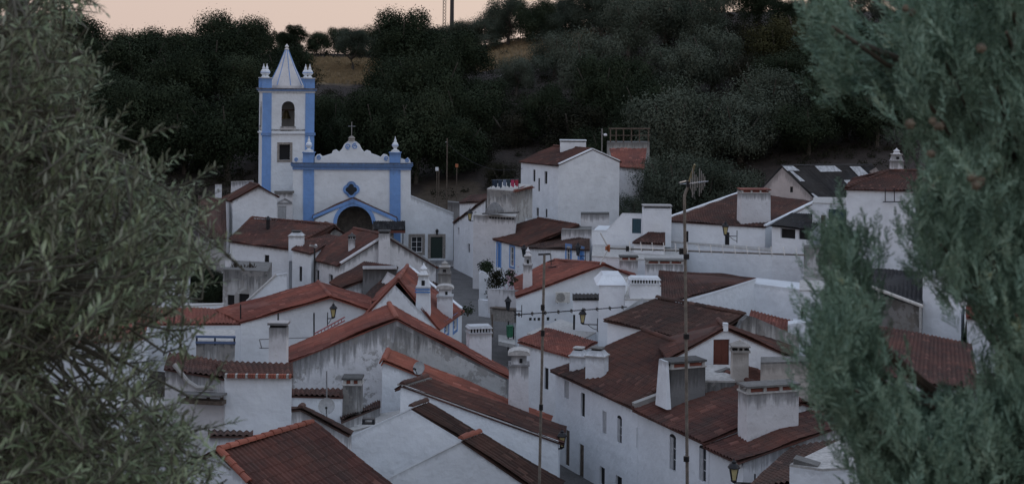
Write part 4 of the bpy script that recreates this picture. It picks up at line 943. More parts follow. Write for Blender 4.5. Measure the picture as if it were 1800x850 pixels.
r = gfront('barn', 'old barn with dirty pink gable and dark corrugated roof patched with white sheets', Q(1332, 340, 128), Q(1373, 294, 128.5), Q(1436, 354, 128), Q(1470, 335, 136), Q(1532, 293, 138), Q(1580, 345, 138), tile=T_DRK, wallm=wallmat('dirty_pink_wash', base=(.5, .44, .42), mildew=.6, length=1.2, grime=.5), base=8, oh=.1, period=.3, ops={'BC': [(1389, 328, 1394, 338, 'dark')]})
wp = MB(); PW = plain('white_roof_sheet', (.42, .44, .46), .6, var=.35, scale=3)
an, rn, af, rf = Q(1373, 294, 128.5), Q(1436, 354, 128), Q(1532, 293, 138), Q(1580, 345, 138)
for u0, u1, v0, v1 in ((0, .13, .86, 1), (.02, .07, .55, .85), (.34, .58, .82, 1), (.5, .6, .3, .55), (.72, .86, .6, .98), (0, .04, .05, .2)):
    q = lambda u, v: (rn.lerp(rf, u)).lerp(an.lerp(af, u), v)
    wp = MB(); b4 = [q(u0, v0), q(u1, v0), q(u1 - .02, v1), q(u0, v1)]; up = (b4[1] - b4[0]).cross(b4[3] - b4[0]).normalized()
    wp.hull([x + up * .16 for x in b4], [x + up * .2 for x in b4], PW); part(wp, 'roof_patch', r)
# ---- right edge houses behind the cypress
r = house('white_house', 'tall white house with red hip roof seen between the two cypress limbs', Q(1488, 333, 101), Q(1700, 338, 99), Q(1700, 320, 110), Q(1500, 318, 110), Q(1562, 303, 105), Q(1660, 303, 105), tile=T_BRN, wallm=CLEAN, base=5, hip=(1, 1))
chimney(r, 1568, 1588, 262, 303, 105.5, .7, 'finial', WORN)
b = MB(); pl = Pl(Q(1488, 333, 100.95), Q(1700, 338, 98.95)); 
for px in (1556, 1572): b.bar(pl.at(px, 330, .2), pl.at(px, 354, .2), .06, .06, IRON)
b.bar(pl.at(1552, 354, .2), pl.at(1584, 354, .2), .06, .06, IRON); part(b, 'balcony_rail', r)
r = house('lean_to', 'grey sheet roofed lean-to with dry stone wall and pale pole rail behind the cypress', Q(1518, 508, 88), Q(1620, 540, 85), Q(1622, 478, 94), Q(1530, 474, 95), tile=T_DRK, wallm=wallmat('rubble_stone', base=(.2, .18, .155), mildew=.5, length=2, grime=.9, peel=.8), base=5, period=.3, oh=.1)
b = MB(); b.tube([P(1505, 494, 87.5), P(1622, 538, 84.6)], .11, plain('pale_pole', (.55, .52, .47)), 8); b.tube([P(1545, 510, 86.8), P(1545, 590, 86.8)], .08, MORTAR, 6); b.tube([P(1618, 536, 84.7), P(1618, 590, 84.7)], .08, MORTAR, 6); part(b, 'pole_rail', r)
r = box_house('white_house', 'white house right of the dry stone lean-to behind the cypress', [Q(1622, 500, 86), Q(1690, 500, 85), Q(1700, 480, 94), Q(1628, 480, 95)], P(1650, 470, 86).z, wallm=CLEAN, base=5)
r = house('tiled_house', 'house with large plain red roof behind the cypress at right', Q(1470, 648, 70), Q(1720, 690, 66), Q(1706, 606, 76), Q(1508, 568, 80), tile=T_MID, wallm=CLEAN, base=5, verge=(CLEAN, 0))
house('white_house', 'white house hidden behind the thick cypress at the right edge', Q(1700, 560, 80), Q(1860, 560, 78), Q(1860, 540, 90), Q(1700, 540, 90), tile=T_RED, wallm=WHITE, base=5)

# ---- middle distance, both sides of the upper street
r = house('long_house', 'low white house with blue framed windows and brown roof along the upper street', Q(845, 415, 128), Q(926, 434, 119.5), Q(1019, 398, 123), Q(948, 384, 132), Q(946, 386, 126.5), Q(1016, 398, 120.5), tile=T_BRN, wallm=WHITE, base=5, oh=.2,
          ops={'AB': [(850, 424, 856, 448, 'blue'), (862, 427, 868, 462, 'blue_door'), (874, 427, 880, 470, 'blue_door'), (897, 434, 904, 468, 'blue')]})
r = house('street_house', 'low white house with beige roof, blue door frames and twin lanterns on the upper street', Q(926, 436, 119), Q(1036, 440, 112), Q(1036, 420, 117), Q(950, 418, 124), tile=T_OLD, wallm=WHITE, base=5, oh=.15, ops={'AB': [(996, 432, 1003, 470, 'blue'), (1018, 436, 1025, 474, 'blue_door')]})
house('terrace_block', 'grey topped low terrace above the twin lantern house', Q(987, 405, 119), Q(1040, 405, 118), Q(1040, 398, 124), Q(990, 398, 124), flat=CONC, wallm=WORN, base=5)
house('terrace_block', 'square mildewed water tank block with dark lid above the upper street', Q(1021, 377, 123), Q(1071, 377, 123), Q(1071, 374, 127), Q(1021, 374, 127), flat=DARKW, wallm=WORN, base=5)
def ramp_house():
    pl = Pl(Q(1040, 405, 114), Q(1166, 405, 113)); r = thing('white_house', 'white house with sloping parapet and small dark door beside the tall lidded chimney', 'house', P(1100, 440, 114))
    b = MB(); h = pl.rect(1111, 384, 1127, 410); z = lambda px, py: (pl.uz(px, py)[0], pl.at(px, py).z)
    wall(b, pl.o, pl.pt(pl.L, 0), [(0, z(1040, 404)[1]), z(1066, 404), z(1094, 374), z(1130, 375), (pl.L, z(1166, 375)[1])], 5, CLEAN, [h])
    q = -pl.n * 5; bz = z(1130, 378)[1]; c = [pl.o + q * .05, pl.pt(pl.L, 0) + q * .05, pl.pt(pl.L, 0) + q, pl.o + q]; b.hull([Vector((p_.x, p_.y, 5)) for p_ in c], [Vector((p_.x, p_.y, z(1066, 408)[1])) for p_ in c], CLEAN)
    part(b, 'wall', r); opening(r, pl, h, 'teal_door', CLEAN); chimney(r, 1131, 1180, 361, 418, 112, 1.3, 'lid', CLEAN, capm=GALV)
ramp_house()
house('tiled_house', 'small dark roof at the foot of the tall lidded chimney', Q(1114, 427, 109), Q(1168, 430, 108), Q(1168, 402, 114), Q(1160, 400, 114), tile=T_BRN, wallm=CLEAN, base=5)
r = box_house('white_house', 'white block house with stained stub chimneys left of the tall mast', [Q(1040, 455, 107), Q(1205, 462, 104), Q(1205, 445, 112), Q(1042, 440, 114)], P(1120, 455, 106).z, wallm=CLEAN, base=5)
chimney(r, 1090, 1121, 450, 482, 103.5, .9, 'tiles', WORN, capm=DARKW); chimney(r, 1136, 1201, 456, 490, 101, 1.0, 'tiles', WORN, capm=CONC, ext=2)
# left bank of the upper street
r = house('white_house', 'white house with small windows and corner lantern where the upper street bends', Q(798, 392, 139), Q(853, 352, 129), Q(900, 350, 137), Q(846, 345, 147), tile=T_BRN, wallm=WHITE, base=5, ops={'AB': [(805, 400, 808, 412, 'dark'), (824, 371, 828, 388, 'dark'), (834, 372, 838, 390, 'dark'), (822, 428, 826, 444, 'dark'), (832, 430, 836, 446, 'dark')]})
house('tiled_house', 'low orange brown roof beside the black streaked terrace', Q(808, 357, 137), Q(856, 355, 133), Q(858, 341, 138), Q(826, 346, 142), tile=T_BRN, wallm=WHITE, base=5)
r = box_house('terrace_block', 'black streaked rooftop terrace block with washing above it', [Q(856, 336, 129), Q(906, 336, 127), Q(936, 332, 134), Q(880, 331, 137)], P(880, 333, 129).z, wallm=GREYW, base=5)
b = MB(); patch(b, Q(902, 337, 126.8), Q(908, 337, 126.6), Q(940, 330, 134), Q(930, 327, 134.5), T_RED, spp=4); part(b, 'tile_strip', r)
r = box_house('chimney_house', 'wide white chimney block with black slots and curved iron cap', [Q(832, 395, 126), Q(906, 392, 124.5), Q(908, 388, 127), Q(838, 390, 128.5)], P(870, 381, 125).z, wallm=WORN, base=5)
b = MB(); pl = Pl(Q(832, 385, 125.95), Q(906, 385, 124.45))
for k in range(9): u = pl.uz(860 + k * 5, 385)[0]; ubox(b, pl, u, pl.at(870, 384).z, u + .18, pl.at(870, 381).z, .0, .02, DARK)
a, q = pl.at(850, 375, .1), pl.at(912, 373, .1); b.bar(a, q, .5, .1, DARKW); c = a.lerp(q, .33); b.lathe([(.9, 0), (.8, .3), (.4, .75), (.1, .95)], (c.x, c.y + .4, c.z), DARKW, 10)
part(b, 'cap', r)
house('yard_wall', 'grey rendered garden wall at the foot of the brown slope', Q(787, 356, 148), Q(812, 358, 146), Q(812, 356, 147), Q(787, 354, 149), flat=CONC, wallm=CONC, base=5)
# ---- tall white house on the slope
cN = Q(982, 291, 148); cL = Q(916, 284, 154.8); cR = Q(1089, 285, 151.8); cB = cL + (cR - cN); ap = Q(1041, 264, 150.2)
r = house('white_house', 'tall white house with blank gable and flat white chimney alone under the wood', cL, cN, cR, cB, ap + (cL - cN), ap, tile=T_BRN, wallm=CLEAN, base=6, verge=(0, CLEAN), oh=.25,
          ops={'AB': [(937, 298, 941, 319, 'dark'), (957, 301, 962, 323, 'dark'), (946, 313, 949, 336, 'slit'), (943, 365, 947, 380, 'dark'), (959, 367, 962, 382, 'dark')]})
chimney(r, 985, 1030, 246, 264, 153, 1.2, 'lid', CLEAN, capm=CLEAN)
house('outbuilding', 'ribbed red roofed shed on the slope right of the tall white house', Q(1080, 292, 158), Q(1132, 296, 157), Q(1136, 262, 163), Q(1072, 262, 164), tile=T_RED, wallm=WORN, base=8, period=.5)
def ruin():
    t = thing('ruined_shed', 'roofless shed of bare posts and grey walls on the slope under the trees', 'shed', P(1108, 262, 166)); b = MB()
    a, q = P(1070, 250, 166), P(1142, 250, 165); b.hull([a - Vector((0, 0, 6)), q - Vector((0, 0, 6)), q + Vector((0, 3, -6)), a + Vector((0, 3, -6))], [a, q, q + Vector((0, 3, 0)), a + Vector((0, 3, 0))], CONC); part(b, 'wall', t)
    for px in (1073, 1083, 1096, 1110, 1124, 1140): b = MB(); b.bar(P(px, 250, 166), P(px, 227, 166), .14, .14, WOOD); part(b, 'post', t)
    b = MB(); b.bar(P(1070, 226, 166), P(1143, 226, 165.6), .2, .16, WOOD); b.bar(P(1072, 238, 166), P(1143, 238, 165.6), .08, .08, WOOD); part(b, 'beam', t)
ruin()

# ------------------------------------------------------------------ vegetation on the hill
def leafmat(name, lo, mid, hi, scale=.35, back=None, rough=.6, fine=3.0):
    m, nt, b = new_mat(name); g = N(nt, 'NewGeometry'); oi = N(nt, 'ObjectInfo')
    big = noise_n(nt, g.outputs['Position'], scale, 3, .6); fn = noise_n(nt, g.outputs['Position'], fine, 2, .5)
    k = mathn(nt, 'ADD', mathn(nt, 'MULTIPLY', big.outputs[0], .62), mathn(nt, 'MULTIPLY', fn.outputs[0], .38))
    k = mathn(nt, 'ADD', k, mathn(nt, 'MULTIPLY', mathn(nt, 'SUBTRACT', oi.outputs['Random'], .5), .16))
    col = ramp(nt, k, [(.36, lo), (.5, mid), (.64, hi)]).outputs[0]
    if back: col = mixc(nt, g.outputs['Backfacing'], col, back)
    nt.links.new(col, b.inputs['Base Color']); b.inputs['Roughness'].default_value = .85; b.inputs['Specular IOR Level'].default_value = .06
    return m
L_OAK = leafmat('holm_oak_leaves', (.014, .021, .0115), (.028, .039, .022), (.052, .067, .039))
L_OLV = leafmat('olive_leaves_far', (.038, .05, .036), (.069, .084, .061), (.112, .13, .098))
L_SHR = leafmat('scrub_leaves', (.013, .014, .009), (.023, .024, .015), (.04, .038, .025), scale=.2)
L_YEL = leafmat('yellowing_leaves', (.026, .027, .012), (.045, .045, .02), (.07, .068, .032))
def crown_mesh(name, mat, w_, h, n, leaf, lobes, seed, ground=False):
    rnd = random.Random(seed); v = []; f = []
    cl = []
    for k in range(lobes):
        a = rnd.uniform(0, 2 * math.pi); rr = math.sqrt(rnd.random()) * .68; z = rnd.uniform(-.55, .62) if not ground else rnd.uniform(-.9, .5)
        cl.append((math.cos(a) * rr * w_ / 2 * math.sqrt(1 - min(.95, z * z) * .8), math.sin(a) * rr * w_ / 2, z * h / 2, rnd.uniform(.2, .36) * w_ / 2 + .25))
    for i in range(n):
        cx, cy, cz, cr = cl[i % lobes]
        d = Vector((rnd.gauss(0, 1), rnd.gauss(0, 1), rnd.gauss(.15, .9))).normalized()
        r = cr * (rnd.random() ** .35) * (1.0 if rnd.random() < .86 else rnd.uniform(1.1, 1.45))
        p = Vector((cx, cy, cz)) + Vector((d.x * r, d.y * r, d.z * r * .85))
        nrm = (d + Vector((rnd.gauss(0, .3), rnd.gauss(0, .3), rnd.gauss(.15, .3)))).normalized(); a = nrm.cross(Vector((rnd.gauss(0, 1), rnd.gauss(0, 1), rnd.gauss(0, 1)))).normalized(); b = nrm.cross(a)
        s = leaf * rnd.uniform(.6, 1.35); k = len(v)
        v += [tuple(p + a * s), tuple(p + b * s * .45), tuple(p - a * s * .8 + nrm * s * .12), tuple(p - b * s * .5)]; f.append((k, k + 1, k + 2, k + 3))
    me = bpy.data.meshes.new(name); me.from_pydata(v, [], f); me.materials.append(mat); return me
def trunk_mesh(seed, h, spread):
    rnd = random.Random(seed); b = MB(); top = Vector((rnd.uniform(-.3, .3), rnd.uniform(-.3, .3), h))
    b.tube([(0, 0, -.6), (rnd.uniform(-.1, .1), 0, h * .5), tuple(top)], .26, BARK, 7, .17)
    for k in range(5):
        a = 2 * math.pi * (k + rnd.random() * .6) / 5; b.tube([tuple(top), tuple(top + Vector((math.cos(a) * spread * .4, math.sin(a) * spread * .4, spread * .3))), tuple(top + Vector((math.cos(a) * spread * .75, math.sin(a) * spread * .75, spread * .8)))], .13, BARK, 5, .04)
    return b
KIND = {}
for kd, mat, w_, h, n, leaf, lob in (('oak', L_OAK, 9.5, 7.4, 30000, .11, 40), ('olive', L_OLV, 7.0, 5.2, 24000, .08, 34), ('tall', L_OAK, 5.4, 7.6, 15000, .11, 30), ('scrub', L_SHR, 4.6, 3.2, 11000, .075, 22), ('yellow', L_YEL, 6.5, 5.2, 13000, .11, 28)):
    KIND[kd] = [(crown_mesh(kd + '_crown', mat, w_, h, n, leaf, lob, 11 * i + len(kd)), w_, h) for i in range(3)]
    for i, e in enumerate(KIND[kd]):
        tb = trunk_mesh(i, {'oak': 2.2, 'olive': 1.7, 'tall': 2.2, 'scrub': .5, 'yellow': 1.5}[kd], w_ * .42); o = tb.build('trunk_proto'); KIND[kd][i] = e + (o.data,); bpy.data.objects.remove(o)
TREES = []
def tree(px, Y, kd, s, label, group, x=None, dz=0.0, bare=False):
    x = XY(px, Y) if x is None else x; me, w_, h, tm = random.choice(KIND[kd]); z = gz(x, Y) + dz
    t = thing({'oak': 'oak_tree', 'olive': 'olive_tree', 'tall': 'tree', 'scrub': 'shrub', 'yellow': 'tree'}[kd], label, 'shrub' if kd == 'scrub' else 'tree', (x, Y, z), group)
    t.rotation_euler.z = random.uniform(0, 6.28); g_ = 1.0 if bare or kd == 'scrub' or Y < 160 else (1.25 if Y < 250 else .98)
    zs = random.uniform(.85, 1.3)
    if group == GC: q = random.uniform(.75, 1.1) * (.84 if px < 470 else (.9 if px < 760 else 1)); s *= q; zs = random.uniform(.85, 1.45) if px > 470 else random.uniform(.75, 1.15)
    t.scale = (s * g_ * random.uniform(.85, 1.1), s * g_ * random.uniform(.85, 1.1), s * g_ * zs)
    c = bpy.data.objects.new('crown', me); COL.objects.link(c); c.parent = t; c.location = (0, 0, h * .5 + ({'oak': -.5, 'olive': -.1, 'tall': -.3, 'scrub': -.6, 'yellow': -.3}[kd] if not bare else 1.3))
    k = bpy.data.objects.new('trunk', tm); COL.objects.link(k); k.parent = t
    TREES.append((x, Y)); return t
GC, GO, GD, GS = 'trees along the crest of the hill', 'silvery olive trees on the hillside', 'dark holm oaks on the hillside', 'shrubs on the hillside'
# crest against the sky: px, depth, kind, scale, label
for a in ((40, 262, 'oak', 1.0, 'dark crest tree behind the top of the big olive, leftmost on the skyline'), (100, 258, 'oak', 1.05, 'dark crest tree just right of the top of the big olive'), (150, 262, 'oak', 1.0, 'dark round crest tree with a step down to the right, right of the olive top'),
          (196, 268, 'olive', 1.05, 'paler low crest tree in the dip of the skyline at left'), (245, 268, 'olive', 1.25, 'pale loose crest tree right of the skyline dip at left'),
          (318, 255, 'oak', 1.2, 'widest dark dome shaped oak on the left skyline'), (365, 262, 'oak', .95, 'dark oak on the right shoulder of the widest dome shaped oak'), (410, 268, 'olive', 1.3, 'pale crest tree above the left of the bell tower'), (445, 268, 'olive', 1.35, 'tallest pale crest tree left of the spire'),
          (488, 262, 'tall', .95, 'narrow dark tree directly behind the spire tip'), (512, 262, 'tall', 1.0, 'spiky dark tree right of the spire tip'), (553, 272, 'oak', .85, 'rounded crest tree between spire and lone olive'), (590, 274, 'oak', .95, 'rounded dark crest tree above the lone olive in the straw field'),
          (628, 274, 'oak', .8, 'tall rounded crest tree right above the straw field'), (672, 268, 'oak', 1.05, 'highest rounded tree left of the aerial masts'), (705, 268, 'olive', 1.1, 'small crest tree left of the aerial masts'), (738, 268, 'olive', 1.2, 'crest tree under the lattice mast'),
          (770, 268, 'olive', 1.05, 'crest tree at the foot of the two aerial masts'), (812, 262, 'olive', 1.5, 'grey green crest tree right of the thick aerial mast'), (850, 262, 'olive', 1.55, 'second grey green crest tree right of the thick aerial mast'), (890, 264, 'olive', 1.35, 'crest tree left of the thin right hand mast'),
          (940, 258, 'oak', 1.05, 'dark crest tree right of the thin right hand mast'), (985, 264, 'olive', 1.45, 'crest tree below the sky gap right of centre'), (1030, 262, 'olive', 1.5, 'crest olive cut by the top of the picture right of centre'), (1085, 258, 'olive', 1.55, 'large crest olive above the middle of the wooded slope'),
          (1140, 262, 'olive', 1.5, 'crest olive left of the small sky gap at upper right'), (1200, 262, 'olive', 1.5, 'crest olive just left of the small sky gap'), (1268, 264, 'olive', 1.3, 'crest olive below the small sky gap'), (1330, 250, 'oak', 1.1, 'very dark oak at the top edge left of the cypress'), (1385, 240, 'oak', 1.05, 'very dark oak touching the upper cypress limb'),
          (1450, 250, 'oak', 1.1, 'dark crest oak behind the upper cypress limb'), (1530, 255, 'olive', 1.3, 'grey tree in the gap between the upper cypress limbs'), (1600, 250, 'oak', 1.1, 'dark crest oak hidden behind the thick cypress'), (-40, 262, 'oak', 1.1, 'dark crest oak behind the olive at the left edge')):
    tree(*a, GC)
# the open straw field with its lone olive
tree(616, 250, 'olive', 1.15, 'lone grey olive with a bare trunk in the straw coloured field', GO, bare=True)
tree(508, 270, 'olive', .8, 'small grey olive at the left end of the straw field', GO); tree(668, 264, 'olive', .8, 'small grey olive behind the right end of the straw field', GO)
for a in ((868, 268, 'olive', 1.2, 'grey olive above the small straw clearing'), (962, 258, 'olive', 1.1, 'grey olive right of the small straw clearing'), (990, 270, 'olive', 1.1, 'grey olive above the dry grass strip'), (1052, 258, 'olive', 1.35, 'grey olive right of the dry grass strip'), (800, 262, 'olive', 1.1, 'grey olive left of the small straw clearing'),
          (905, 222, 'olive', .9, 'grey olive below the small straw clearing'), (972, 232, 'olive', 1.3, 'grey olive below the dry grass strip'), (1030, 214, 'olive', 1.4, 'grey olive in the middle of the slope'), (1100, 232, 'olive', 1.4, 'upper grey olive of the steep right slope'), (1165, 238, 'olive', 1.45, 'upper olive of the right slope below the skyline'),
          (1230, 232, 'olive', 1.4, 'pale olive below the sky gap, upper right slope'), (1300, 226, 'scrub', 1.8, 'broad scrub bush on the upper right slope'), (1355, 214, 'yellow', 1.25, 'yellowish tree below the very dark oak at upper right'), (1400, 222, 'yellow', 1.2, 'yellowish tree beside the upper cypress limb')):
    tree(*a, GO)
# dark oaks filling the slope
DK = [(60, 232, 1.15), (130, 236, 1.2), (195, 240, 1.15), (262, 236, 1.2), (330, 232, 1.25), (392, 236, 1.15), (450, 238, 1.0), (85, 205, 1.25), (160, 208, 1.25), (235, 206, 1.3), (300, 208, 1.25), (372, 206, 1.3), (432, 212, 1.15), (500, 224, 1.05), (20, 206, 1.2),
      (110, 180, 1.2), (190, 182, 1.25), (262, 180, 1.2), (335, 182, 1.25), (402, 180, 1.2), (466, 184, 1.1), (572, 186, .8), (612, 182, .75), (536, 200, .75)]
zones = ['holm oak of the dense dark wood left of the bell tower']
for i, (px, Y, s) in enumerate(DK): tree(px + random.uniform(-14, 14), Y + random.uniform(-8, 8), 'oak', s, zones[0] if px < 520 else ('dark oak right behind the belfry opening of the tower', 'dark oak behind the gap between tower and scrolled gable', 'low dark oak below the straw field')[i % 3], 'holm oaks of the wood left of the tower' if px < 520 else GD)
for a in ((706, 236, 'oak', 1.25, 'topmost dark oak of the big black clump right of the lone olive'), (752, 238, 'oak', 1.35, 'dark oak at the crown of the big black clump'), (804, 232, 'oak', 1.2, 'dark oak on the right shoulder of the big black clump'), (690, 212, 'oak', 1.2, 'dark oak on the left flank of the big black clump'), (752, 202, 'oak', 1.3, 'dark oak in the heart of the big black clump'), (812, 200, 'oak', 1.15, 'dark oak on the right flank of the big black clump'),
          (672, 180, 'oak', 1.2, 'dark oak right above the church cross'), (730, 180, 'oak', 1.2, 'dark oak above the right church finial'), (790, 182, 'oak', 1.05, 'dark oak above the utility poles'), (855, 204, 'oak', .9, 'dark oak below the small straw clearing at the edge of the black clump')):
    tree(*a, GD)
for a in ((905, 196, 'scrub', 2.0, 'scrub thicket on the bare slope right of the black clump'), (960, 196, 'oak', .9, 'dark oak above the tall white house, left'), (1010, 190, 'scrub', 2.2, 'large scrub thicket above the flat white chimney'), (1060, 196, 'oak', 1.05, 'dark oak above the apex of the tall white house'), (1110, 202, 'oak', 1.05, 'dark oak above the roofless shed'),
          (1010, 175, 'scrub', 1.5, 'scrub bush just above the roof of the tall white house'), (950, 176, 'scrub', 1.4, 'scrub bush at the left above the tall white house'), (1140, 184, 'oak', 1.0, 'dark oak right above the roofless shed'), (1065, 174, 'oak', .8, 'small dark oak behind the lamp pole on the slope'), (880, 176, 'scrub', 1.2, 'scrub bush on the brown slope left of the tall white house'), (840, 188, 'scrub', 1.5, 'scrub bush at the foot of the black clump')):
    tree(*a, GS if a[2] == 'scrub' else GD)
# silvery olives close behind the right-hand houses
for a in ((1180, 172, 'olive', 1.5, 'silvery olive rising behind the ribbed red shed'), (1240, 178, 'olive', 1.6, 'large silvery olive with light top above the mast head'), (1300, 174, 'olive', 1.55, 'silvery olive above the slab chimney house'), (1355, 180, 'olive', 1.55, 'silvery olive behind the left end of the barn'), (1420, 172, 'oak', .95, 'dark oak above the barn roof'), (1485, 176, 'oak', 1.05, 'dark oak above the right end of the barn'), (1540, 172, 'oak', 1.0, 'dark oak above the pinnacle chimney at right'),
          (1150, 158, 'olive', 1.15, 'silvery olive hanging over the blank gable of the tall white house'), (1110, 154, 'olive', .85, 'small olive at the right foot of the tall white house'), (1195, 156, 'olive', 1.3, 'silvery olive behind the tall mast head'), (1250, 154, 'olive', 1.3, 'lowest silvery olive above the white verge of the slab chimney house'), (1310, 152, 'olive', 1.2, 'silvery olive left of the pink barn gable'),
          (1190, 204, 'olive', 1.5, 'olive in the middle of the right slope'), (1250, 208, 'olive', 1.4, 'olive right of the middle of the right slope'), (1320, 202, 'scrub', 1.9, 'scrub bush on the right slope above the barn'), (1385, 196, 'oak', 1.0, 'dark oak on the right slope above the barn ridge'), (1450, 200, 'oak', 1.1, 'dark oak on the right slope below the upper cypress limb'), (1520, 204, 'oak', 1.1, 'dark oak behind the cypress notch'),
          (1075, 145, 'scrub', .95, 'green shrub at the foot of the blank gable of the tall white house'), (1055, 141, 'scrub', .7, 'low bush above the mildewed water tank block'), (362, 108, 'oak', .5, 'very dark bushy tree left of the grey terrace house')):
    tree(*a, GO if a[2] == 'olive' else (GS if a[2] == 'scrub' else GD))
# wood further left and right, outside the picture's edge but beside it
for k in range(16): tree(0, random.uniform(170, 262), 'oak', random.uniform(1, 1.3), 'holm oak of the dense dark wood left of the bell tower', 'holm oaks of the wood left of the tower', x=random.uniform(-105, -72))

for k in range(22): tree(0, random.uniform(150, 262), random.choice(('oak', 'olive')), random.uniform(1, 1.4), 'hillside tree of the wood beyond the thick cypress', 'trees of the wood beyond the cypress', x=random.uniform(70, 125))
def scrub_cover():
    rnd = random.Random(5); v = []; f = []
    cnt = 0
    while cnt < 6600:
        x = rnd.uniform(-100, 120); y = rnd.uniform(152 if x < 12 else 138, 278); px = 900 + x / y * F
        n1 = noise.noise(Vector((x * .07, y * .07, 3)))
        bare = (232 < y < 265 and 525 < px < 690) or (242 < y < 268 and 835 < px < 1040)
        if bare and rnd.random() < .97: continue
        if y < 190 and 715 < px < 960 and rnd.random() < .9: continue
        if n1 < -.25 and rnd.random() < .6: continue
        cnt += 1; s = rnd.uniform(.4, 1.35) * (1.5 if y > 266 and 480 < px < 720 else (.75 if y > 262 else 1.2)); z = gz(x, y)
        for k in range(70):
            d = Vector((rnd.gauss(0, 1), rnd.gauss(0, 1), abs(rnd.gauss(0, 1)))).normalized(); p = Vector((x, y, z)) + Vector((d.x * s, d.y * s, d.z * s * .9)) * rnd.uniform(.4, 1)
            a = Vector((rnd.gauss(0, 1), rnd.gauss(0, 1), rnd.gauss(0, 1))).normalized(); b = a.cross(d).normalized(); q = rnd.uniform(.07, .17); i = len(v)
            v += [tuple(p + a * q), tuple(p + b * q * .5), tuple(p - a * q), tuple(p - b * q * .5)]; f.append((i, i + 1, i + 2, i + 3))
    me = bpy.data.meshes.new('undergrowth'); me.from_pydata(v, [], f); me.materials.append(L_SHR); o = bpy.data.objects.new('undergrowth', me); COL.objects.link(o)
    tag(o, 'low dark scrub covering the hillside between the trees', 'undergrowth', kind='stuff')
    v = []; f = []
    for k in range(16000):
        if rnd.random() < .55: y = rnd.uniform(238, 266); px = rnd.uniform(530, 680)
        else: y = rnd.uniform(244, 270); px = rnd.uniform(835, 1040)
        x = (px - 900) / F * y; z = gz(x, y); h = rnd.uniform(.25, .7); a = rnd.uniform(0, 6.28); dx, dy = math.cos(a) * .09, math.sin(a) * .09; i = len(v); lx, ly = rnd.gauss(0, .15), rnd.gauss(0, .15)
        v += [(x - dx, y - dy, z - .05), (x + dx, y + dy, z - .05), (x + lx, y + ly, z + h)]; f.append((i, i + 1, i + 2))
    me = bpy.data.meshes.new('dry_grass'); me.from_pydata(v, [], f); me.materials.append(plain('straw', (.3, .22, .12), .9, var=.35, scale=.6)); o = bpy.data.objects.new('dry_grass', me); COL.objects.link(o)
    tag(o, 'tall dry straw coloured grass in the hillside clearings', 'dry grass', kind='stuff')
scrub_cover()
def fallen():
    t = thing('fallen_branch', 'pale fallen branch lying in the small straw clearing', 'branch', (XY(888, 236), 236, gz(XY(888, 236), 236))); b = MB(); o = Vector(t.location)
    b.tube([o + Vector((-1.2, 0, .2)), o + Vector((-.2, .2, .75)), o + Vector((.6, .1, .7)), o + Vector((1.6, 0, .25))], .13, MORTAR, 6, .05); b.tube([o + Vector((-.2, .2, .7)), o + Vector((-.7, 0, 1.2))], .07, MORTAR, 5, .03); part(b, 'limb', t)
fallen()

# ------------------------------------------------------------------ poles and masts far off
def pole(px, Y, pyt, r, label, cat='pole', m=WOOD, arms=0, lattice=False, name='utility_pole', pyb=None):
    x = XY(px, Y); z = gz(x, Y); zt = P(px, pyt, Y).z; t = thing(name, label, cat, (x, Y, z)); b = MB()
    if lattice:
        for k in range(3):
            a = k * 2.09; b.tube([(x + r * math.cos(a), Y + r * math.sin(a), z - .3), (x + r * math.cos(a), Y + r * math.sin(a), zt)], .05, m, 5)
        n = int((zt - z) / .6)
        for i in range(n):
            for k in range(3): a, a2 = k * 2.09, (k + 1) * 2.09; b.bar((x + r * math.cos(a), Y + r * math.sin(a), z + .6 * i), (x + r * math.cos(a2), Y + r * math.sin(a2), z + .6 * i + .6), .05, .05, m)
    else: b.tube([(x, Y, z - .4), (x, Y, zt)], r, m, 8, r * .8)
    part(b, 'shaft', t)
    if arms:
        b = MB()
        for k in range(arms): zz = zt - .3 - .7 * k; b.bar((x - .7, Y, zz), (x + .7, Y, zz), .1, .1, m); [b.lathe([(.05, 0), (.07, .12), (.03, .2)], (x + q, Y, zz + .05), GALV, 6) for q in (-.6, .6)]
        part(b, 'crossarm', t)
    return t
pole(784, 168, 243, .09, 'thin dark utility pole on the brown slope right of the church'); pole(770, 166, 296, .07, 'short pole with a white insulator box left of the thin utility pole')
pole(776, 268, -60, .35, 'slim lattice aerial mast on the crest, left of the thick mast', 'mast', IRON, lattice=True, name='aerial_mast')
t = pole(790, 268, -60, .42, 'thick dark aerial mast on the crest of the hill', 'mast', plain('dark_mast', (.05, .045, .045)), name='aerial_mast')
pole(912, 268, -50, .3, 'thin lattice mast on the crest right of the thick mast', 'mast', plain('rust_mast', (.12, .07, .055)), lattice=True, name='aerial_mast', arms=2)
pole(660, 268, 22, .04, 'hair thin aerial pole on the skyline above the straw field', 'pole', IRON, name='aerial_pole'); pole(745, 268, 20, .04, 'hair thin aerial pole left of the lattice mast', 'pole', IRON, name='aerial_pole')
def slope_lamp():
    t = pole(1056, 160, 226, .07, 'grey lamp pole with a small white lamp beside the roofless shed', 'street lamp', GALV, name='lamp_pole'); b = MB(); c = P(1064, 238, 160); b.tube([P(1056, 232, 160), c], .03, GALV, 5); b.lathe([(.05, -.1), (.22, 0), (.18, .16), (.05, .22)], c, FRAMEW, 10); part(b, 'lamp_head', t)
slope_lamp()
def marker(px, py, Y, label, m):
    c = P(px, py, Y); t = thing('post', label, 'post', (c.x, Y, gz(c.x, Y))); b = MB(); b.tube([(c.x, Y, gz(c.x, Y) - .3), (c.x, Y, c.z)], .06, WOOD, 6); part(b, 'shaft', t); b = MB(); b.box((c.x, c.y, c.z), (.34, .2, .4), m); part(b, 'box', t)
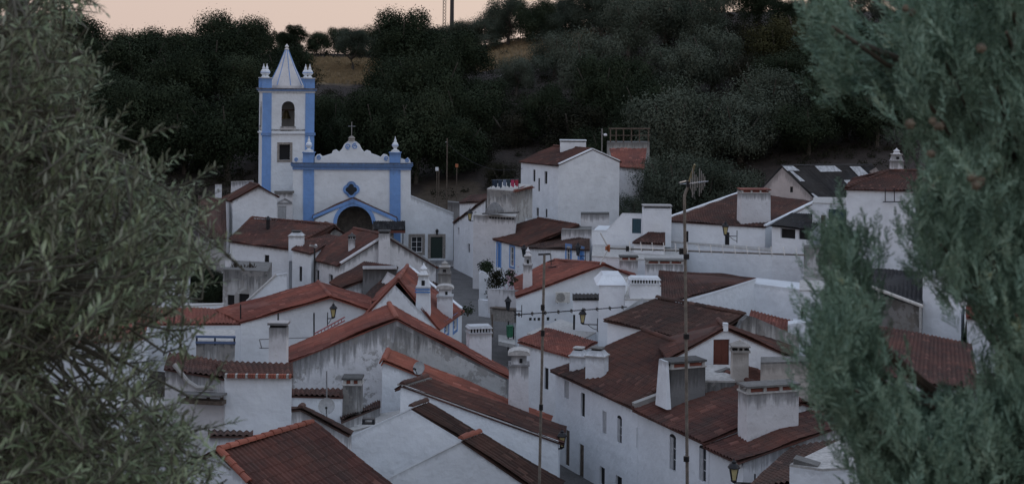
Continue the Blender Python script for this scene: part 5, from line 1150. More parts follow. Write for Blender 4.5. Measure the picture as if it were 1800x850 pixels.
marker(768, 300, 162, 'small post with a pale box on the brown slope', FRAMEW); marker(803, 294, 170, 'small post with an orange box on the brown slope', plain('orange_paint', (.4, .14, .06)))

# ------------------------------------------------------------------ street furniture
def lantern(px, py, Y, h, label, side=1, reach=.6, lit=LGLASS, z0=None):
    """wall lantern: centre of the glass at the pixel, h = height of the head, bracket to the given side"""
    c = P(px, py, Y); t = thing('wall_lantern', label, 'lantern', tuple(c), 'old style lanterns on the village walls'); k = h
    b = MB(); b.lathe([(.13 * k, -.45 * k), (.25 * k, .12 * k)], c, lit, 4); part(b, 'glass', t)
    b = MB()
    for q in range(4):
        a = 2 * math.pi * (q + .5) / 4; d = Vector((math.cos(a), math.sin(a), 0)); b.bar(c + d * .135 * k + Vector((0, 0, -.45 * k)), c + d * .26 * k + Vector((0, 0, .13 * k)), .025 * k + .01, .025 * k + .01, IRON)
    b.lathe([(.3 * k, .12 * k), (.3 * k, .16 * k), (.2 * k, .3 * k), (.1 * k, .36 * k), (.12 * k, .42 * k), (.03 * k, .5 * k), (.02 * k, .58 * k)], c, IRON, 8)
    b.lathe([(.05 * k, -.58 * k), (.15 * k, -.5 * k), (.14 * k, -.44 * k)], c, IRON, 8); part(b, 'cage', t)
    b = MB(); e = c + Vector((side * reach, 0, -.6 * k)); b.bar(c + Vector((0, 0, -.58 * k)), e, .05, .05, IRON); b.bar(e + Vector((0, 0, .45 * k)), e + Vector((0, 0, -.5 * k)), .05, .06, IRON)
    pts = [c + Vector((side * reach * (.35 + .65 * s), 0, -.6 * k - .35 * k * math.sin(s * 1.57))) for s in [i / 6 for i in range(7)]]; b.tube(pts, .02, IRON, 5); part(b, 'bracket', t)
    return t
lantern(586, 545, 87.2, .85, 'lantern with yellow glass on the broad white gable', -1, .35)
lantern(1024, 555, 85.5, .85, 'lantern with yellow glass on a long arm beside the white block chimney house', 1, .9)
lantern(893, 532, 93, .85, 'dark lantern above the bench at the street corner', 1, .9, GLASS)
lantern(826, 377, 128.5, 1.0, 'lantern on the bend of the upper street', 1, .9)
lantern(1275, 401, 109, 1.0, 'lantern on the house with the wide slab chimney', 1, .9)
lantern(1290, 826, 50.5, .75, 'big lantern with yellow glass at the near end of the lane row', 1, .75)
lantern(988, 770, 61.5, .75, 'lantern over the lane beside the bright verge', -1, .4)
lantern(921, 440, 117, .95, 'left one of the twin lanterns on the upper street', 1, .5, GLASS); lantern(1016, 437, 112, .95, 'right one of the twin lanterns on the upper street', 1, .6, GLASS)
lantern(783, 470, 104, .9, 'dark lantern near the foot of the church steps', -1, .4, GLASS)

def wing(px0, px1, pyt, pyb, Y):
    pl = Pl(P(px0, pyb, Y), P(px1, pyb, Y)); t = thing('wall', 'white wing wall with rounded top beside the street plants', 'wall', P((px0 + px1) / 2, pyb, Y)); b = MB()
    plate(b, pl, [(px0, pyb + 6), (px0, pyt + 3), (px0 + 5, pyt), (px0 + 12, pyt + 3), (px1, pyt + 22), (px1, pyb + 6)], -1.2, 0, CLEAN); part(b, 'panel', t)
wing(842, 864, 477, 540, 106)
def low_walls():
    t = thing('wall', 'low white stepped wall along the street below the plants', 'wall', P(890, 540, 99)); b = MB()
    b.bar(P(845, 540, 104), P(900, 548, 98), .35, 1.2, WHITE); part(b, 'lower_wall', t); b = MB(); b.bar(P(862, 528, 101), P(912, 532, 97), .4, 1.7, WORN); part(b, 'upper_wall', t)
    t = thing('steps', 'pale stone step at the corner by the green bin', 'steps', P(885, 606, 92)); b = MB(); b.hull([P(876, 606, 93), P(906, 612, 92), P(906, 596, 96), P(876, 594, 96)], [p + Vector((0, 0, .25)) for p in (P(876, 606, 93), P(906, 612, 92), P(906, 596, 96), P(876, 594, 96))], MORTAR); part(b, 'tread', t)
low_walls()
def bush(px, py, Y, w_, h, label, m, flowers=None, n=900):
    c = P(px, py, Y); t = thing('street_plant', label, 'plant', tuple(c)); me = crown_mesh('plant_leaves', m, w_, h, n, .09, 9, int(px)); o = bpy.data.objects.new('foliage', me); COL.objects.link(o); o.parent = t
    b = MB(); b.tube([(0, 0, -h * .75), (.05, 0, 0), (0, 0, h * .3)], .05, BARK, 6, .02); k = b.build('stem'); k.parent = t
    if flowers:
        rnd = random.Random(3); v = []; f = []
        for q in range(70):
            p = Vector((rnd.gauss(0, w_ * .22), -w_ * .3 + rnd.gauss(0, .1), rnd.gauss(0, h * .25))); s = rnd.uniform(.04, .08); i = len(v); v += [tuple(p + Vector((s, 0, 0))), tuple(p + Vector((0, 0, s))), tuple(p + Vector((-s, 0, 0))), tuple(p + Vector((0, 0, -s)))]; f.append((i, i + 1, i + 2, i + 3))
        me = bpy.data.meshes.new('flowers'); me.from_pydata(v, [], f); me.materials.append(flowers); o = bpy.data.objects.new('flower', me); COL.objects.link(o); o.parent = t
bush(855, 470, 107, 1.0, .9, 'dark green bush on top of the rounded white wing wall', L_OAK); bush(872, 488, 105, 1.3, 2.6, 'brownish creeper hanging behind the rounded wing wall', L_SHR)
bush(898, 494, 101, .95, 2.0, 'flowering climber at the left corner of the air conditioned house', L_OAK, plain('pale_pink_flower', (.55, .4, .45)), 700); bush(866, 512, 104, .9, 1.6, 'rusty shrub at the foot of the rounded wing wall', L_YEL, None, 500)
bush(822, 545, 88.8, .6, .5, 'small pot plant on the roof edge beside the street', L_OAK, None, 160)
def bin_():
    c = P(896, 592, 94); t = thing('litter_bin', 'green litter bin on a post at the street corner', 'bin', (c.x, c.y, c.z - .2)); g = plain('bin_green', (.02, .12, .06), .5); b = MB(); b.lathe([(.17, 0), (.22, .1), (.24, .7), (.27, .75), (.22, .77)], c, g, 12); part(b, 'body', t)
    b = MB(); b.tube([c + Vector((-.1, .35, -1.2)), c + Vector((-.1, .35, 1.0))], .05, IRON, 6); b.tube([c + Vector((.25, .35, -1.2)), c + Vector((.25, .35, .6))], .05, IRON, 6); part(b, 'post', t)
bin_()
def bench():
    t = thing('stone_bench', 'rough stone bench wall with a board top at the street corner', 'bench', P(880, 546, 96)); b = MB(); a, q = P(866, 552, 97), P(908, 556, 95.5); b.bar(a, q, .5, .8, STONE); part(b, 'base', t); b = MB(); b.bar(a + Vector((0, -.1, .5)), q + Vector((0, -.1, .5)), .6, .08, WOOD); part(b, 'board', t)
    t = thing('post', 'thin wooden post by the stone bench', 'post', P(866, 580, 95)); b = MB(); b.tube([P(866, 592, 95), P(865, 552, 95)], .06, WOOD, 6); part(b, 'shaft', t)
bench()
def ac():
    c = P(989, 531, 95.4); t = thing('air_conditioner', 'boxy air conditioning unit on the white gable right of the street', 'air conditioner', (c.x, c.y, c.z)); b = MB(); b.box((c.x, c.y, c.z), (.95, .36, .7), plain('cream_casing', (.55, .54, .5), .5)); part(b, 'casing', t)
    b = MB()
    for r in (.27, .2, .13, .06):
        b.tube([(c.x - .13 + r * math.cos(a), c.y - .19, c.z + .35 + r * math.sin(a)) for a in [6.283 * k / 16 for k in range(17)]], .014, IRON, 4)
    part(b, 'fan_grille', t); b = MB(); [b.bar((c.x + q, c.y - .15, c.z - .03), (c.x + q, c.y + .9, c.z - .03), .05, .05, IRON) for q in (-.35, .35)]; part(b, 'bracket', t)
ac()
def dish(px, py, Y, r, label, pyt, pyb, yaw):
    c = P(px, py, Y); t = thing('satellite_dish', label, 'satellite dish', tuple(c)); d = Vector((math.sin(yaw), -math.cos(yaw), .35)).normalized(); a = d.cross(Vector((0, 0, 1))).normalized(); b_ = a.cross(d); m = plain('dish_grey', (.36, .37, .37), .55, var=.2); b = MB()
    rings = []
    for k in range(5): rr = r * k / 4; rings.append([c + (a * math.cos(q) + b_ * math.sin(q)) * rr - d * (.28 * r * (1 - (k / 4) ** 2)) for q in [6.283 * i / 20 for i in range(20)]])
    for k in range(4):
        for i in range(20):
            j = (i + 1) % 20; p4 = [rings[k][i], rings[k][j], rings[k + 1][j], rings[k + 1][i]]
            b.face(p4, m); b.face([q - d * .02 for q in reversed(p4)], m)
    part(b, 'reflector', t); b = MB(); e = c + d * r * 1.0 - b_ * r * .35; b.tube([c - b_ * r * .95 + d * .03, e], .018, IRON, 5); b.tube([e - d * .05, e + d * .12], .05, IRON, 8); part(b, 'feed_arm', t)
    b = MB(); b.tube([P(px, pyb, Y) - d * .25, P(px, pyt, Y) - d * .25], .03, GALV, 6); part(b, 'mast', t)
dish(574, 713, 56.8, .33, 'round grey satellite dish on a thin mast at lower left', 650, 790, .1); dish(736, 646, 64, .3, 'small grey satellite dish on the orange verge tiles', 640, 668, -.5)
def washing():
    rnd = random.Random(9); t0 = thing('clothes_line', 'washing line between two short poles on the black streaked terrace', 'clothes line', P(888, 330, 129.5)); b = MB(); a, q = P(864, 316, 130), P(912, 315, 129)
    for p_ in (a, q): b.tube([p_ - Vector((0, 0, .9)), p_ + Vector((0, 0, .05))], .03, IRON, 6)
    part(b, 'pole', t0); b = MB(); b.tube([a, q], .012, GALV, 4); part(b, 'line', t0)
    for (px, w_, h, col, lb) in ((870, 9, 12, (.02, .035, .06), 'dark blue garment at the left end of the washing line'), (879, 7, 13, (.03, .05, .085), 'navy garment second from the left on the washing line'), (887, 6, 11, (.16, .2, .28), 'pale blue garment in the middle of the washing line'), (894, 6, 12, (.03, .05, .07), 'dark garment left of the red ones on the washing line'), (901, 6, 12, (.42, .05, .12), 'bright pinkish red garment on the washing line'), (908, 6, 11, (.34, .04, .07), 'red garment at the right end of the washing line')):
        pl = Pl(P(px - w_ / 2, 320, 129.4), P(px + w_ / 2, 320, 129.4)); m = plain('cloth_' + lb[:9].replace(' ', '_') + str(px), col, .9); v = []; t = thing('garment', lb, 'laundry', P(px, 316 + h, 129.4), 'washing on the terrace line'); b = MB(); n = 7; zt = pl.at(px, 316).z; zb = pl.at(px, 316 + h).z
        for i in range(n):
            for s in (1, -1):
                u0, u1 = pl.L * i / n, pl.L * (i + 1) / n; o = lambda k: .05 * math.sin(k * 2.1 + px)
                pts = [pl.pt(u0, zb + .08 * math.sin(i), o(i) + s * .01), pl.pt(u1, zb + .08 * math.sin(i + 1), o(i + 1) + s * .01), pl.pt(u1, zt, .3 * o(i + 1) + s * .01), pl.pt(u0, zt, .3 * o(i) + s * .01)]
                b.face(pts if s > 0 else list(reversed(pts)), m)
        part(b, 'cloth', t)
washing()
def small_poles():
    for px, y0, y1, Y, lb in ((552, 551, 592, 80, 'thin iron post right of the tall stained chimney'), (489, 551, 575, 80, 'thin iron post behind the tall stained chimney'), (423, 536, 567, 88.6, 'thin dark pole at the left end of the red roof of the lantern gable')):
        t = thing('iron_post', lb, 'post', P(px, y1, Y)); b = MB(); b.tube([P(px, y1 + (80 if Y < 85 else 4), Y), P(px, y0, Y)], .045, IRON, 6); part(b, 'shaft', t); b = MB(); b.lathe([(.05, 0), (.03, .06)], P(px, y0, Y), IRON, 6); part(b, 'tip', t)
    t = thing('ladder', 'faded red ladder leaning towards the broad white gable', 'ladder', P(555, 592, 79)); rm = plain('faded_red_paint', (.3, .1, .1)); b = MB(); a, q = P(553, 592, 78.8), P(606, 563, 80); up = Vector((0, 0, .2)); b.tube([a, q], .04, rm, 6); b.tube([a + up, q + up], .04, rm, 6); part(b, 'rail', t)
    for k in range(1, 9): b = MB(); b.tube([a.lerp(q, k / 9), a.lerp(q, k / 9) + up], .025, rm, 5); part(b, 'rung', t)
    t = thing('metal_gate', 'thin metal frame fence at the foot of the broad white gable', 'fence', P(510, 625, 80)); b = MB()
    for a, q in (((456, 596), (560, 592)), ((456, 611), (475, 611)), ((456, 596), (460, 612))): b.bar(P(*a, 80), P(*q, 80), .05, .05, GALV)
    part(b, 'rail', t)
    t = thing('crate', 'small dark crate on the white side wall', 'crate', P(648, 742, 57.6)); b = MB(); c = P(648, 744, 57.7); b.box((c.x, c.y, c.z), (.52, .3, .06), IRON); [b.box((c.x + q, c.y, c.z + .06), (.1, .3, .12), IRON) for q in (-.2, .2)]; b.bar((c.x - .25, c.y, c.z + .2), (c.x + .25, c.y, c.z + .2), .3, .04, IRON); part(b, 'slat', t)
    t = thing('street_pole', 'dark street lamp pole before the low red roofed annex', 'street lamp', P(553, 500, 104)); b = MB(); b.tube([P(553, 560, 104), P(553, 436, 104)], .06, IRON, 7); part(b, 'shaft', t); b = MB(); c = P(555, 432, 104); b.bar(P(545, 431, 103.6), P(557, 433, 104), .16, .14, GALV); b.lathe([(.1, -.12), (.14, 0), (.06, .12)], c, FRAMEW, 8); part(b, 'lamp_head', t)
small_poles()

# ------------------------------------------------------------------ television aerials in the foreground
def aerial_a():
    Y = 14.0; x = XY(1206, Y); g = gz(x, Y); t = thing('television_aerial', 'tall weathered mast carrying a long white toothed aerial, right of centre', 'aerial', (x, Y, g)); b = MB(); top = P(1203, 346, Y)
    b.tube([P(1206.5, 445, Y) + (P(1206.5, 445, Y) - P(1204, 300, Y)) * 0 + Vector((.02, 0, -6)), P(1208, 850, Y), P(1206, 600, Y), top], .018, OLDPOLE, 8, .015); b.tube([P(1208, 850, Y) + Vector((0, 0, g - P(1208, 850, Y).z)), P(1208, 850, Y)], .021, OLDPOLE, 8)
    for py in (455, 595, 810): c = P(1206.5, py, Y); b.tube([c, c + Vector((0, 0, .05))], .03, IRON, 8)
    part(b, 'mast', t); b = MB(); b.tube([top, P(1206, 336, Y), P(1211, 326, Y), P(1212, 320, Y)], .016, OLDPOLE, 7); b.tube([P(1211, 322, Y), P(1221, 289, Y - .2)], .014, plain('yellowed_rod', (.3, .26, .15)), 6, .01); part(b, 'crook', t)
    b = MB(); hub = P(1211, 323, Y)
    for k in range(9):
        c = P(1214 + k * 3.1, 322 - k * .4, Y - .25 + k * .06); l = .05 + .03 * ((k * 7) % 4); b.tube([c + Vector((0, .0, -l)), c + Vector((0, 0, l))], .004, GALV, 4); b.tube([c + Vector((-.02, -l, 0)), c + Vector((.02, l, 0))], .004, GALV, 4)
    b.tube([P(1196, 324, Y), P(1245, 319, Y)], .007, GALV, 5); b.tube([P(1194, 321, Y - .1), P(1206, 318, Y + .15), P(1209, 326, Y)], .008, GALV, 5); b.tube([hub, P(1222, 350, Y + .1)], .006, GALV, 5); b.box(tuple(hub - Vector((0, 0, .03))), (.05, .06, .06), IRON); part(b, 'upper_antenna', t)
    b = MB(); a, q = P(1070, 436, Y + .5), P(1416, 448, Y - .4); b.tube([a, q], .009, OLDPOLE, 6)
    b.box(tuple(a.lerp(q, .39) - Vector((0, .03, .03))), (.07, .06, .06), IRON); b.box(tuple(a.lerp(q, .1) - Vector((0, .02, .02))), (.03, .04, .05), IRON); part(b, 'boom', t)
    ax = (q - a).normalized(); n = 15; tm = plain('pale_rod', (.5, .5, .48), .4)
    for k in range(n):
        b = MB(); c = a.lerp(q, .12 + .84 * k / (n - 1)); b.tube([c - Vector((.016, .09, .0)) + Vector((0, 0, -.01)), c + Vector((-.02, -.02, .075)), ], .0045, tm, 4); b.tube([c, c + Vector((.015, .12, -.03))], .0045, tm, 4); part(b, 'director', t)
    b = MB(); om = plain('orange_plastic', (.33, .11, .045), .5); b.box(tuple(a - Vector((0, 0, .035))), (.026, .03, .07), om); b.box(tuple(a + Vector((-.02, 0, -.02))), (.03, .03, .04), om); b.tube([a, a + Vector((-.09, -.05, .16))], .006, tm, 5); b.tube([a, a + Vector((-.09, -.05, -.16))], .006, tm, 5); part(b, 'reflector', t)
aerial_a()
def aerial_b():
    Y = 15.0; x = XY(948, Y); t = thing('television_aerial', 'thin dark mast with a low studded cross boom, left one of the two foreground masts', 'aerial', (x, Y, gz(x, Y))); b = MB(); b.tube([P(948, 852, Y) + Vector((0, 0, gz(x, Y) - P(948, 852, Y).z)), P(948, 852, Y), P(957, 446, Y)], .017, OLDPOLE, 8, .014)
    for py in (545, 590, 720): c = P(954 if py < 600 else 951, py, Y); b.tube([c, c + Vector((0, 0, .06))], .022, IRON, 8)
    part(b, 'mast', t); b = MB(); b.tube([P(946, 447, Y), P(968, 446, Y)], .011, IRON, 6); b.tube([P(968, 447, Y), P(969, 465, Y)], .005, IRON, 5)
    part(b, 'top_bar', t)
    for q4 in (((962, 460), (975, 457)), ((964, 470), (978, 468))): b = MB(); b.tube([P(*q4[0], Y + .1), P(*q4[1], Y + .1)], .006, IRON, 5); part(b, 'short_element', t)
    b = MB(); a, q = P(904, 553, Y - .15), P(1102, 539, Y + .3); b.tube([a, q], .006, IRON, 6); part(b, 'boom', t); b = MB()
    for k in range(9): c = a.lerp(q, .04 + k * .115); b.tube([c + Vector((0, -.12, 0)), c + Vector((0, .12, .0))], .005, IRON, 5); b.lathe([(.012, -.015), (.016, 0), (.012, .015)], c, IRON, 6)
    part(b, 'element', t)
aerial_b()

# ------------------------------------------------------------------ the foreground olive and cypress
def inpoly(x, y, poly):
    r = False; j = len(poly) - 1
    for i in range(len(poly)):
        xi, yi = poly[i]; xj, yj = poly[j]
        if (yi > y) != (yj > y) and x < (xj - xi) * (y - yi) / (yj - yi) + xi: r = not r
        j = i
    return r
def big_olive():
    rnd = random.Random(21); tx, ty = -3.3, 5.6; g = gz(tx, ty); t = thing('olive_tree', 'large grey green olive tree filling the left foreground', 'tree', (tx, ty, g))
    lm, nt, b = new_mat('olive_leaf'); ge = N(nt, 'NewGeometry'); oi = noise_n(nt, ge.outputs['Position'], 22, 2, .5); bg_ = noise_n(nt, ge.outputs['Position'], 3, 2, .5)
    k = mathn(nt, 'ADD', mathn(nt, 'MULTIPLY', oi.outputs[0], .6), mathn(nt, 'MULTIPLY', bg_.outputs[0], .4))
    c1 = ramp(nt, k, [(.36, (.09, .125, .06)), (.5, (.195, .245, .13)), (.64, (.37, .42, .26))]).outputs[0]
    nt.links.new(mixc(nt, ge.outputs['Backfacing'], c1, (.38, .42, .33)), b.inputs['Base Color']); b.inputs['Roughness'].default_value = .5
    mask = [(-320, -260), (120, -260), (150, -20), (128, 20), (118, 62), (165, 105), (150, 170), (178, 240), (215, 275), (250, 300), (300, 305), (330, 345), (352, 380), (368, 420), (372, 470), (345, 500), (335, 540), (330, 590), (300, 640), (300, 690), (330, 730), (355, 780), (380, 830), (400, 1080), (-320, 1080)]
    limbs = []; bb = MB()
    fork = Vector((tx, ty, g + .55)); bb.tube([(tx, ty, g - .4), (tx + .05, ty, g + .25), tuple(fork)], .17, BARK, 10, .13)
    for k in range(11):
        px, py = (60 + 25 * (k % 3), -120 + k * 105) if k < 9 else (-150, 200 + (k - 9) * 300); e = P(px, py, 4.6 + 1.3 * ((k * 37) % 10) / 10)
        pts = [fork]
        for s in (.3, .55, .8, 1): q = fork.lerp(e, s); q += Vector((rnd.gauss(0, .07), rnd.gauss(0, .07), .28 * math.sin(s * math.pi) * (1 if py < 500 else .4))); pts.append(q)
        bb.tube(pts, .055, BARK, 7, .012); limbs.append(pts)
    lp = [q.lerp(w_, s) for L in limbs for q, w_ in zip(L[1:], L[2:]) for s in (0, .33, .66)]
    V = []; Fc = []; tw = MB()
    def leaf(p, d, up, ln, wd):
        s = d.cross(up)
        if s.length < .01: return
        s.normalize(); n = s.cross(d).normalized(); i = len(V); bend = n * ln * rnd.uniform(-.12, .05)
        V.extend([tuple(p), tuple(p + d * ln * .3 + s * wd * .85 + n * wd * .3), tuple(p + d * ln * .65 + s * wd * .9 + n * wd * .25 + bend * .5), tuple(p + d * ln + bend), tuple(p + d * ln * .65 - s * wd * .9 + n * wd * .25 + bend * .5), tuple(p + d * ln * .3 - s * wd * .85 + n * wd * .3), tuple(p + d * ln * .3), tuple(p + d * ln * .65 + bend * .5)])
        Fc.extend([(i, i + 1, i + 6), (i + 1, i + 2, i + 7, i + 6), (i + 2, i + 3, i + 7), (i, i + 6, i + 5), (i + 6, i + 7, i + 4, i + 5), (i + 7, i + 3, i + 4)])
    def twig(p, d, L, r=.0035, n=None, conn=True):
        pts = [p]; dd = d.copy(); q = p.copy(); m = 7
        for k in range(m): dd = (dd + Vector((rnd.gauss(0, .09), rnd.gauss(0, .09), rnd.gauss(.0, .08) - .02))).normalized(); q = q + dd * L / m; pts.append(q.copy())
        tw.tube(pts, r, TWG, 4, r * .35); n = n or int(L / .0115)
        for k in range(n):
            s = .12 + .88 * k / n; f = s * m; i = min(m - 1, int(f)); a = pts[i].lerp(pts[i + 1], f - i); ax = (pts[i + 1] - pts[i]).normalized()
            sd = ax.cross(Vector((rnd.gauss(0, .5), rnd.gauss(0, .5), 1))).normalized(); sd = sd if k % 2 else -sd
            if (k // 2) % 2: sd = sd.cross(ax)
            ld = (ax * rnd.uniform(.55, 1.1) + sd * rnd.uniform(.5, .95) + Vector((0, 0, rnd.gauss(.05, .2)))).normalized()
            sz = (.62 + .5 * math.sin(min(1, s * 1.15) * math.pi)) * rnd.uniform(.8, 1.15); leaf(a, ld, Vector((rnd.gauss(0, .35), rnd.gauss(-.1, .35), 1)), .045 * sz, .0048 * sz)
        if L > .2: leaf(pts[-1], dd, Vector((0, 0, 1)), .04, .0045)
        if conn:
            w_ = min(lp, key=lambda h: (h - p).length)
            if (w_ - p).length < 1.0: md = (w_ + p) / 2 + Vector((rnd.gauss(0, .05), rnd.gauss(0, .05), .04)); tw.tube([w_, md, p], .007, TWG, 4, r)
    TWG = plain('olive_twig', (.11, .105, .08), .9, var=.3, scale=30)
    cnt = 0; tries = 0
    while cnt < 2250 and tries < 60000:
        tries += 1; px, py = rnd.uniform(-320, 400), rnd.uniform(-260, 1080)
        if not inpoly(px, py, mask): continue
        off = px < -30 or py < -30 or py > 880
        if off and rnd.random() < .72: continue
        if 40 < px < 330 and 560 < py < 730 and rnd.random() < .62: continue
        if 250 < px < 350 and 480 < py < 600 and rnd.random() < .45: continue
        Y = rnd.uniform(4.2, 6.3); p = P(px, py, Y); out = Vector((.55 + .0006 * (px - 100), rnd.gauss(-.25, .4), .62 if py < 560 else .35)); d = (out + Vector((rnd.gauss(0, .42), rnd.gauss(0, .3), rnd.gauss(0, .42)))).normalized()
        L = rnd.uniform(.16, .34); p = p - d * L * .75
        twig(p, d, L, conn=cnt % 3 == 0); cnt += 1
    # the shoots that stick out of the outline
    for (x0, y0, x1, y1, Y) in ((225, 275, 300, 175, 4.6), (180, 250, 225, 180, 4.8), (300, 335, 385, 268, 4.6), (250, 320, 330, 265, 4.7), (130, 120, 172, 92, 5), (140, 180, 178, 118, 5), (300, 430, 378, 350, 4.8), (330, 460, 405, 420, 4.7), (320, 490, 400, 455, 4.9), (280, 560, 352, 520, 4.9), (300, 580, 372, 565, 4.8), (340, 700, 408, 652, 5.0), (320, 760, 412, 735, 4.9), (60, 30, 132, 5, 4.9), (90, -6, 200, 2, 4.4), (100, 18, 172, 12, 4.6), (290, 620, 340, 600, 5), (330, 800, 400, 800, 4.9), (200, 330, 232, 250, 4.9), (160, 300, 185, 215, 5), (310, 380, 392, 312, 4.8), (280, 400, 350, 330, 5), (110, 5, 165, 0, 5.2)):
        a, q = P(x0, y0, Y), P(x1, y1, Y - .1); twig(a, (q - a).normalized(), (q - a).length * 1.05, .004)
    part(bb, 'trunk', t); part(tw, 'twigs', t); me = bpy.data.meshes.new('leaves'); me.from_pydata(V, [], Fc); me.materials.append(lm); o = bpy.data.objects.new('crown', me); COL.objects.link(o); o.parent = t; o.location = -Vector(t.location)
big_olive()

def big_cypress():
    rnd = random.Random(31); tx, ty = 1.86, 4.7; g = gz(tx, ty); t = thing('cypress_tree', 'large blue green cypress with brown cones filling the right foreground', 'tree', (tx, ty, g))
    lm, nt, b = new_mat('cypress_scales'); ge = N(nt, 'NewGeometry'); n1 = noise_n(nt, ge.outputs['Position'], 7, 3, .6); n2 = noise_n(nt, ge.outputs['Position'], 60, 2, .5)
    k = mathn(nt, 'ADD', mathn(nt, 'MULTIPLY', n1.outputs[0], .65), mathn(nt, 'MULTIPLY', n2.outputs[0], .35))
    nt.links.new(ramp(nt, k, [(.36, (.075, .135, .092)), (.5, (.205, .32, .23)), (.62, (.34, .465, .345)), (.7, (.38, .4, .21))]).outputs[0], b.inputs['Base Color']); b.inputs['Roughness'].default_value = .6
    A = [(1428, -60), (1420, 60), (1424, 120), (1445, 165), (1500, 182), (1560, 165), (1592, 172), (1588, 250), (1602, 300), (1582, 345), (1575, 390), (1585, 430), (1620, 455), (1650, 500), (1660, 545), (1705, 520), (1715, 600), (1735, 650), (1720, 720), (1760, 1000), (2150, 1000), (2150, -300), (1580, -300), (1565, 30), (1552, 70), (1520, 60), (1502, 10), (1490, -60)]
    Bp = [(1482, 385), (1476, 430), (1462, 480), (1440, 520), (1420, 575), (1408, 640), (1432, 690), (1455, 720), (1480, 760), (1488, 800), (1515, 835), (1560, 870), (1760, 1000), (1800, 720), (1735, 690), (1715, 700), (1690, 690), (1660, 705), (1620, 690), (1590, 700), (1560, 665), (1545, 590), (1530, 530), (1515, 480), (1500, 430)]
    V = []; Fc = []
    def strip(a, d, L, w_):
        s = d.cross(Vector((rnd.gauss(0, 1), rnd.gauss(0, 1), rnd.gauss(0, 1)))).normalized() * w_; i = len(V); V.extend([tuple(a - s * .6), tuple(a + s * .6), tuple(a + d * L * .6 + s), tuple(a + d * L), tuple(a + d * L * .6 - s)]); Fc.append((i, i + 1, i + 2, i + 3, i + 4))
    def frond(p, d, L):
        pn = d.cross(Vector((rnd.gauss(0, 1), rnd.gauss(0, 1), rnd.gauss(0, 1)))).normalized(); sd = d.cross(pn); n = int(L / .0065); q = p.copy(); dd = d.copy(); prev = p.copy()
        for k in range(n):
            s = k / n; dd = (dd + Vector((rnd.gauss(0, .03), rnd.gauss(0, .03), rnd.gauss(.015, .03)))).normalized(); q = q + dd * L / n
            if k % 3 == 0: strip(prev, (q - prev).normalized(), (q - prev).length * 1.4, .0016); prev = q.copy()
            sg = 1 if k % 2 else -1; bl = L * (.34 * (1 - s) + .1) * rnd.uniform(.7, 1.2); bd = (dd * .85 + sd * sg * .62 + pn * rnd.gauss(0, .22)).normalized(); strip(q, bd, bl, .0017)
            for h in (.3, .5, .7): strip(q + bd * bl * h, (bd * .8 + (sd.cross(bd) * 0 + pn * rnd.gauss(0, .5) + dd * .5 - sd * sg * .35 * (1 if h != .5 else -2))).normalized(), bl * .42, .0016)
    wood = MB(); CB = plain('cypress_wood', (.13, .1, .075), .95, var=.4, scale=20); wood.tube([(tx, ty, g - .4), (tx - .02, ty, g + 1.3), (tx - .1, ty - .05, g + 2.6), (tx - .1, ty, g + 4.2)], .16, CB, 10, .06)
    plumes = []
    for poly, n, pull in ((A, 620, .35), (Bp, 400, .5)):
        xs = [p[0] for p in poly]; ys = [p[1] for p in poly]; c = 0; tr = 0
        while c < n and tr < 20000:
            tr += 1; px, py = rnd.uniform(min(xs), min(max(xs), 2000)), rnd.uniform(min(ys), max(ys))
            if not all(inpoly(px + ox, py + oy, poly) for ox, oy in ((-34, 0), (34, 0), (0, -40), (0, 22))): continue
            if (px > 1840 or py < -40 or py > 890) and rnd.random() < .75: continue
            c += 1; Y = rnd.uniform(3.6, 4.9); plumes.append((px, py, P(px, py, Y)))
    for k in range(16): px, py = 1487 + rnd.gauss(0, 4 + k * .5), 405 + k * 8; plumes.append((px, py, P(px, py, 4.0 + rnd.uniform(-.1, .1))))
    trunk_pts = [Vector((tx - .1, ty, g + 4.2)).lerp(Vector((tx, ty, g + .9)), k / 9) for k in range(10)]
    for i, (px, py, p) in enumerate(plumes):
        d = Vector((rnd.gauss(-.25, .3), rnd.gauss(-.12, .3), 1.0 if px > 1600 or py > 200 else .75)).normalized()
        if py < 200 and px < 1600: d = Vector((-.6, rnd.gauss(-.1, .3), rnd.uniform(-.1, .8))).normalized()
        L = rnd.uniform(.09, .16)
        for k in range(rnd.randint(10, 14)):
            o = Vector((rnd.gauss(0, .035), rnd.gauss(0, .035), rnd.gauss(0, .045))); fd = (d + Vector((rnd.gauss(0, .4), rnd.gauss(0, .4), rnd.gauss(0, .25)))).normalized(); frond(p + o - d * L * .4, fd, L * rnd.uniform(.5, .95))
        if i % 3 == 0:
            def seen(v_): px_, py_ = 900 + v_.x / v_.y * F, HZ + (CZ - v_.z) / v_.y * F; return inpoly(px_, py_, A) or inpoly(px_, py_, Bp)
            w_ = min(trunk_pts, key=lambda h: abs(h.z + .35 - p.z)); m1 = w_.lerp(p, .5) + Vector((0, 0, -.06))
            if all(seen(w_.lerp(p, q_ / 8) - Vector((0, 0, .08))) for q_ in range(1, 8)): wood.tube([w_, m1, w_.lerp(p, .8) + Vector((0, 0, -.06)), p], .014, CB, 5, .004)
    for pts in (((1760, 760), (1640, 690), (1560, 620), (1500, 500)), ((1800, 250), (1700, 190), (1590, 110), (1470, 60))):
        q = [P(x, y, 4.25 - .1 * k) for k, (x, y) in enumerate(pts)]; wood.tube([Vector((tx - .05, ty, q[0].z - .3))] + q, .03, CB, 7, .008)
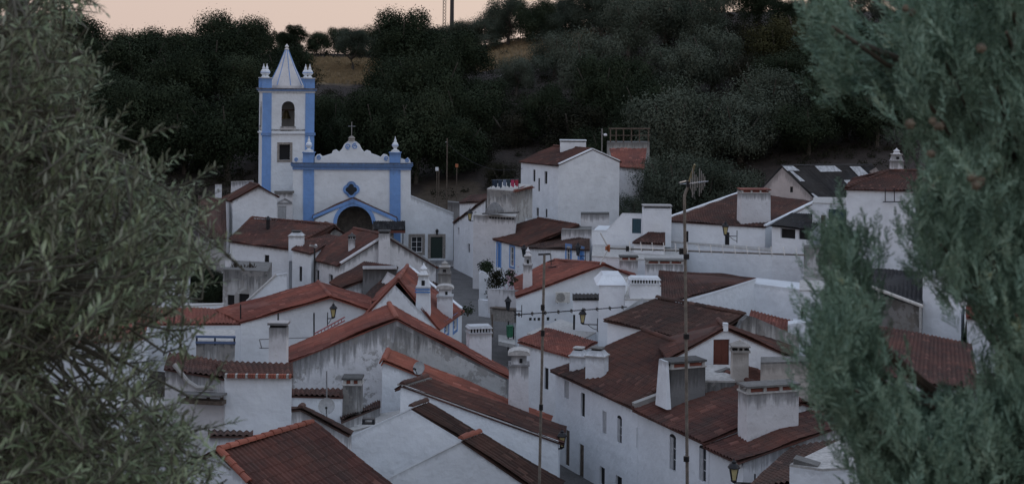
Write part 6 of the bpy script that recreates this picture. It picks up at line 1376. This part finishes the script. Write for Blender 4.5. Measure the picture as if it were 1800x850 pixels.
    part(wood, 'trunk', t); me = bpy.data.meshes.new('scales'); me.from_pydata(V, [], Fc); me.materials.append(lm); o = bpy.data.objects.new('crown', me); COL.objects.link(o); o.parent = t; o.location = -Vector(t.location)
    cm = plain('cone_brown', (.15, .12, .08), .75, var=.45, scale=45); protos = []
    for k in range(3):
        b = MB(); b.lathe([(.004, -.016), (.011, -.012), (.016, -.004), (.0165, .003), (.012, .011), (.004, .015)], (0, 0, 0), cm, 9)
        for q in range(14): a = q * 2.4; z = -.011 + .022 * q / 13; r = math.sqrt(max(0, .0165 ** 2 - z * z)); b.box((r * math.cos(a), r * math.sin(a), z - .003), (.009, .009, .007), cm, a, .5)
        o = b.build('cone_proto'); protos.append(o.data); bpy.data.objects.remove(o)
    for px, py, Y in ((1592, 15, 4.7), (1604, 22, 4.75), (1600, 218, 4.65), (1640, 213, 4.7), (1650, 222, 4.65), (1637, 270, 4.65), (1708, 312, 4.65), (1722, 318, 4.7), (1716, 326, 4.6), (1725, 85, 4.6)):
        p = P(px, py, Y - 1.05); o = bpy.data.objects.new('cone', rnd.choice(protos)); COL.objects.link(o); o.parent = t; o.location = p - Vector(t.location); s = rnd.uniform(.5, .75); o.scale = (s, s, s); o.rotation_euler = (rnd.random() * 3, rnd.random() * 3, 0)
big_cypress()

def overhead_wire(label, p0, p1, drop, r=.012):
    """one sagging cable between two fixings"""
    p0, p1 = Vector(p0), Vector(p1); t = thing('overhead_wire', label, 'wire', tuple(p0)); b = MB()
    b.tube([p0.lerp(p1, k / 14) - Vector((0, 0, drop * 4 * (k / 14) * (1 - k / 14))) for k in range(15)], r, IRON, 5); part(b, 'cable', t)
    b = MB(); [b.lathe([(.03, -.06), (.045, 0), (.03, .06)], q, FRAMEW, 6) for q in (p0,)]; part(b, 'insulator', t)
overhead_wire('thin sagging cable from the utility pole to the tall white house', P(784, 250, 168), P(918, 296, 154.5), 1.3, .02)
overhead_wire('thin cable crossing the upper street from the church annex to the bend', P(794, 384, 140.3), P(828, 362, 133), .5)
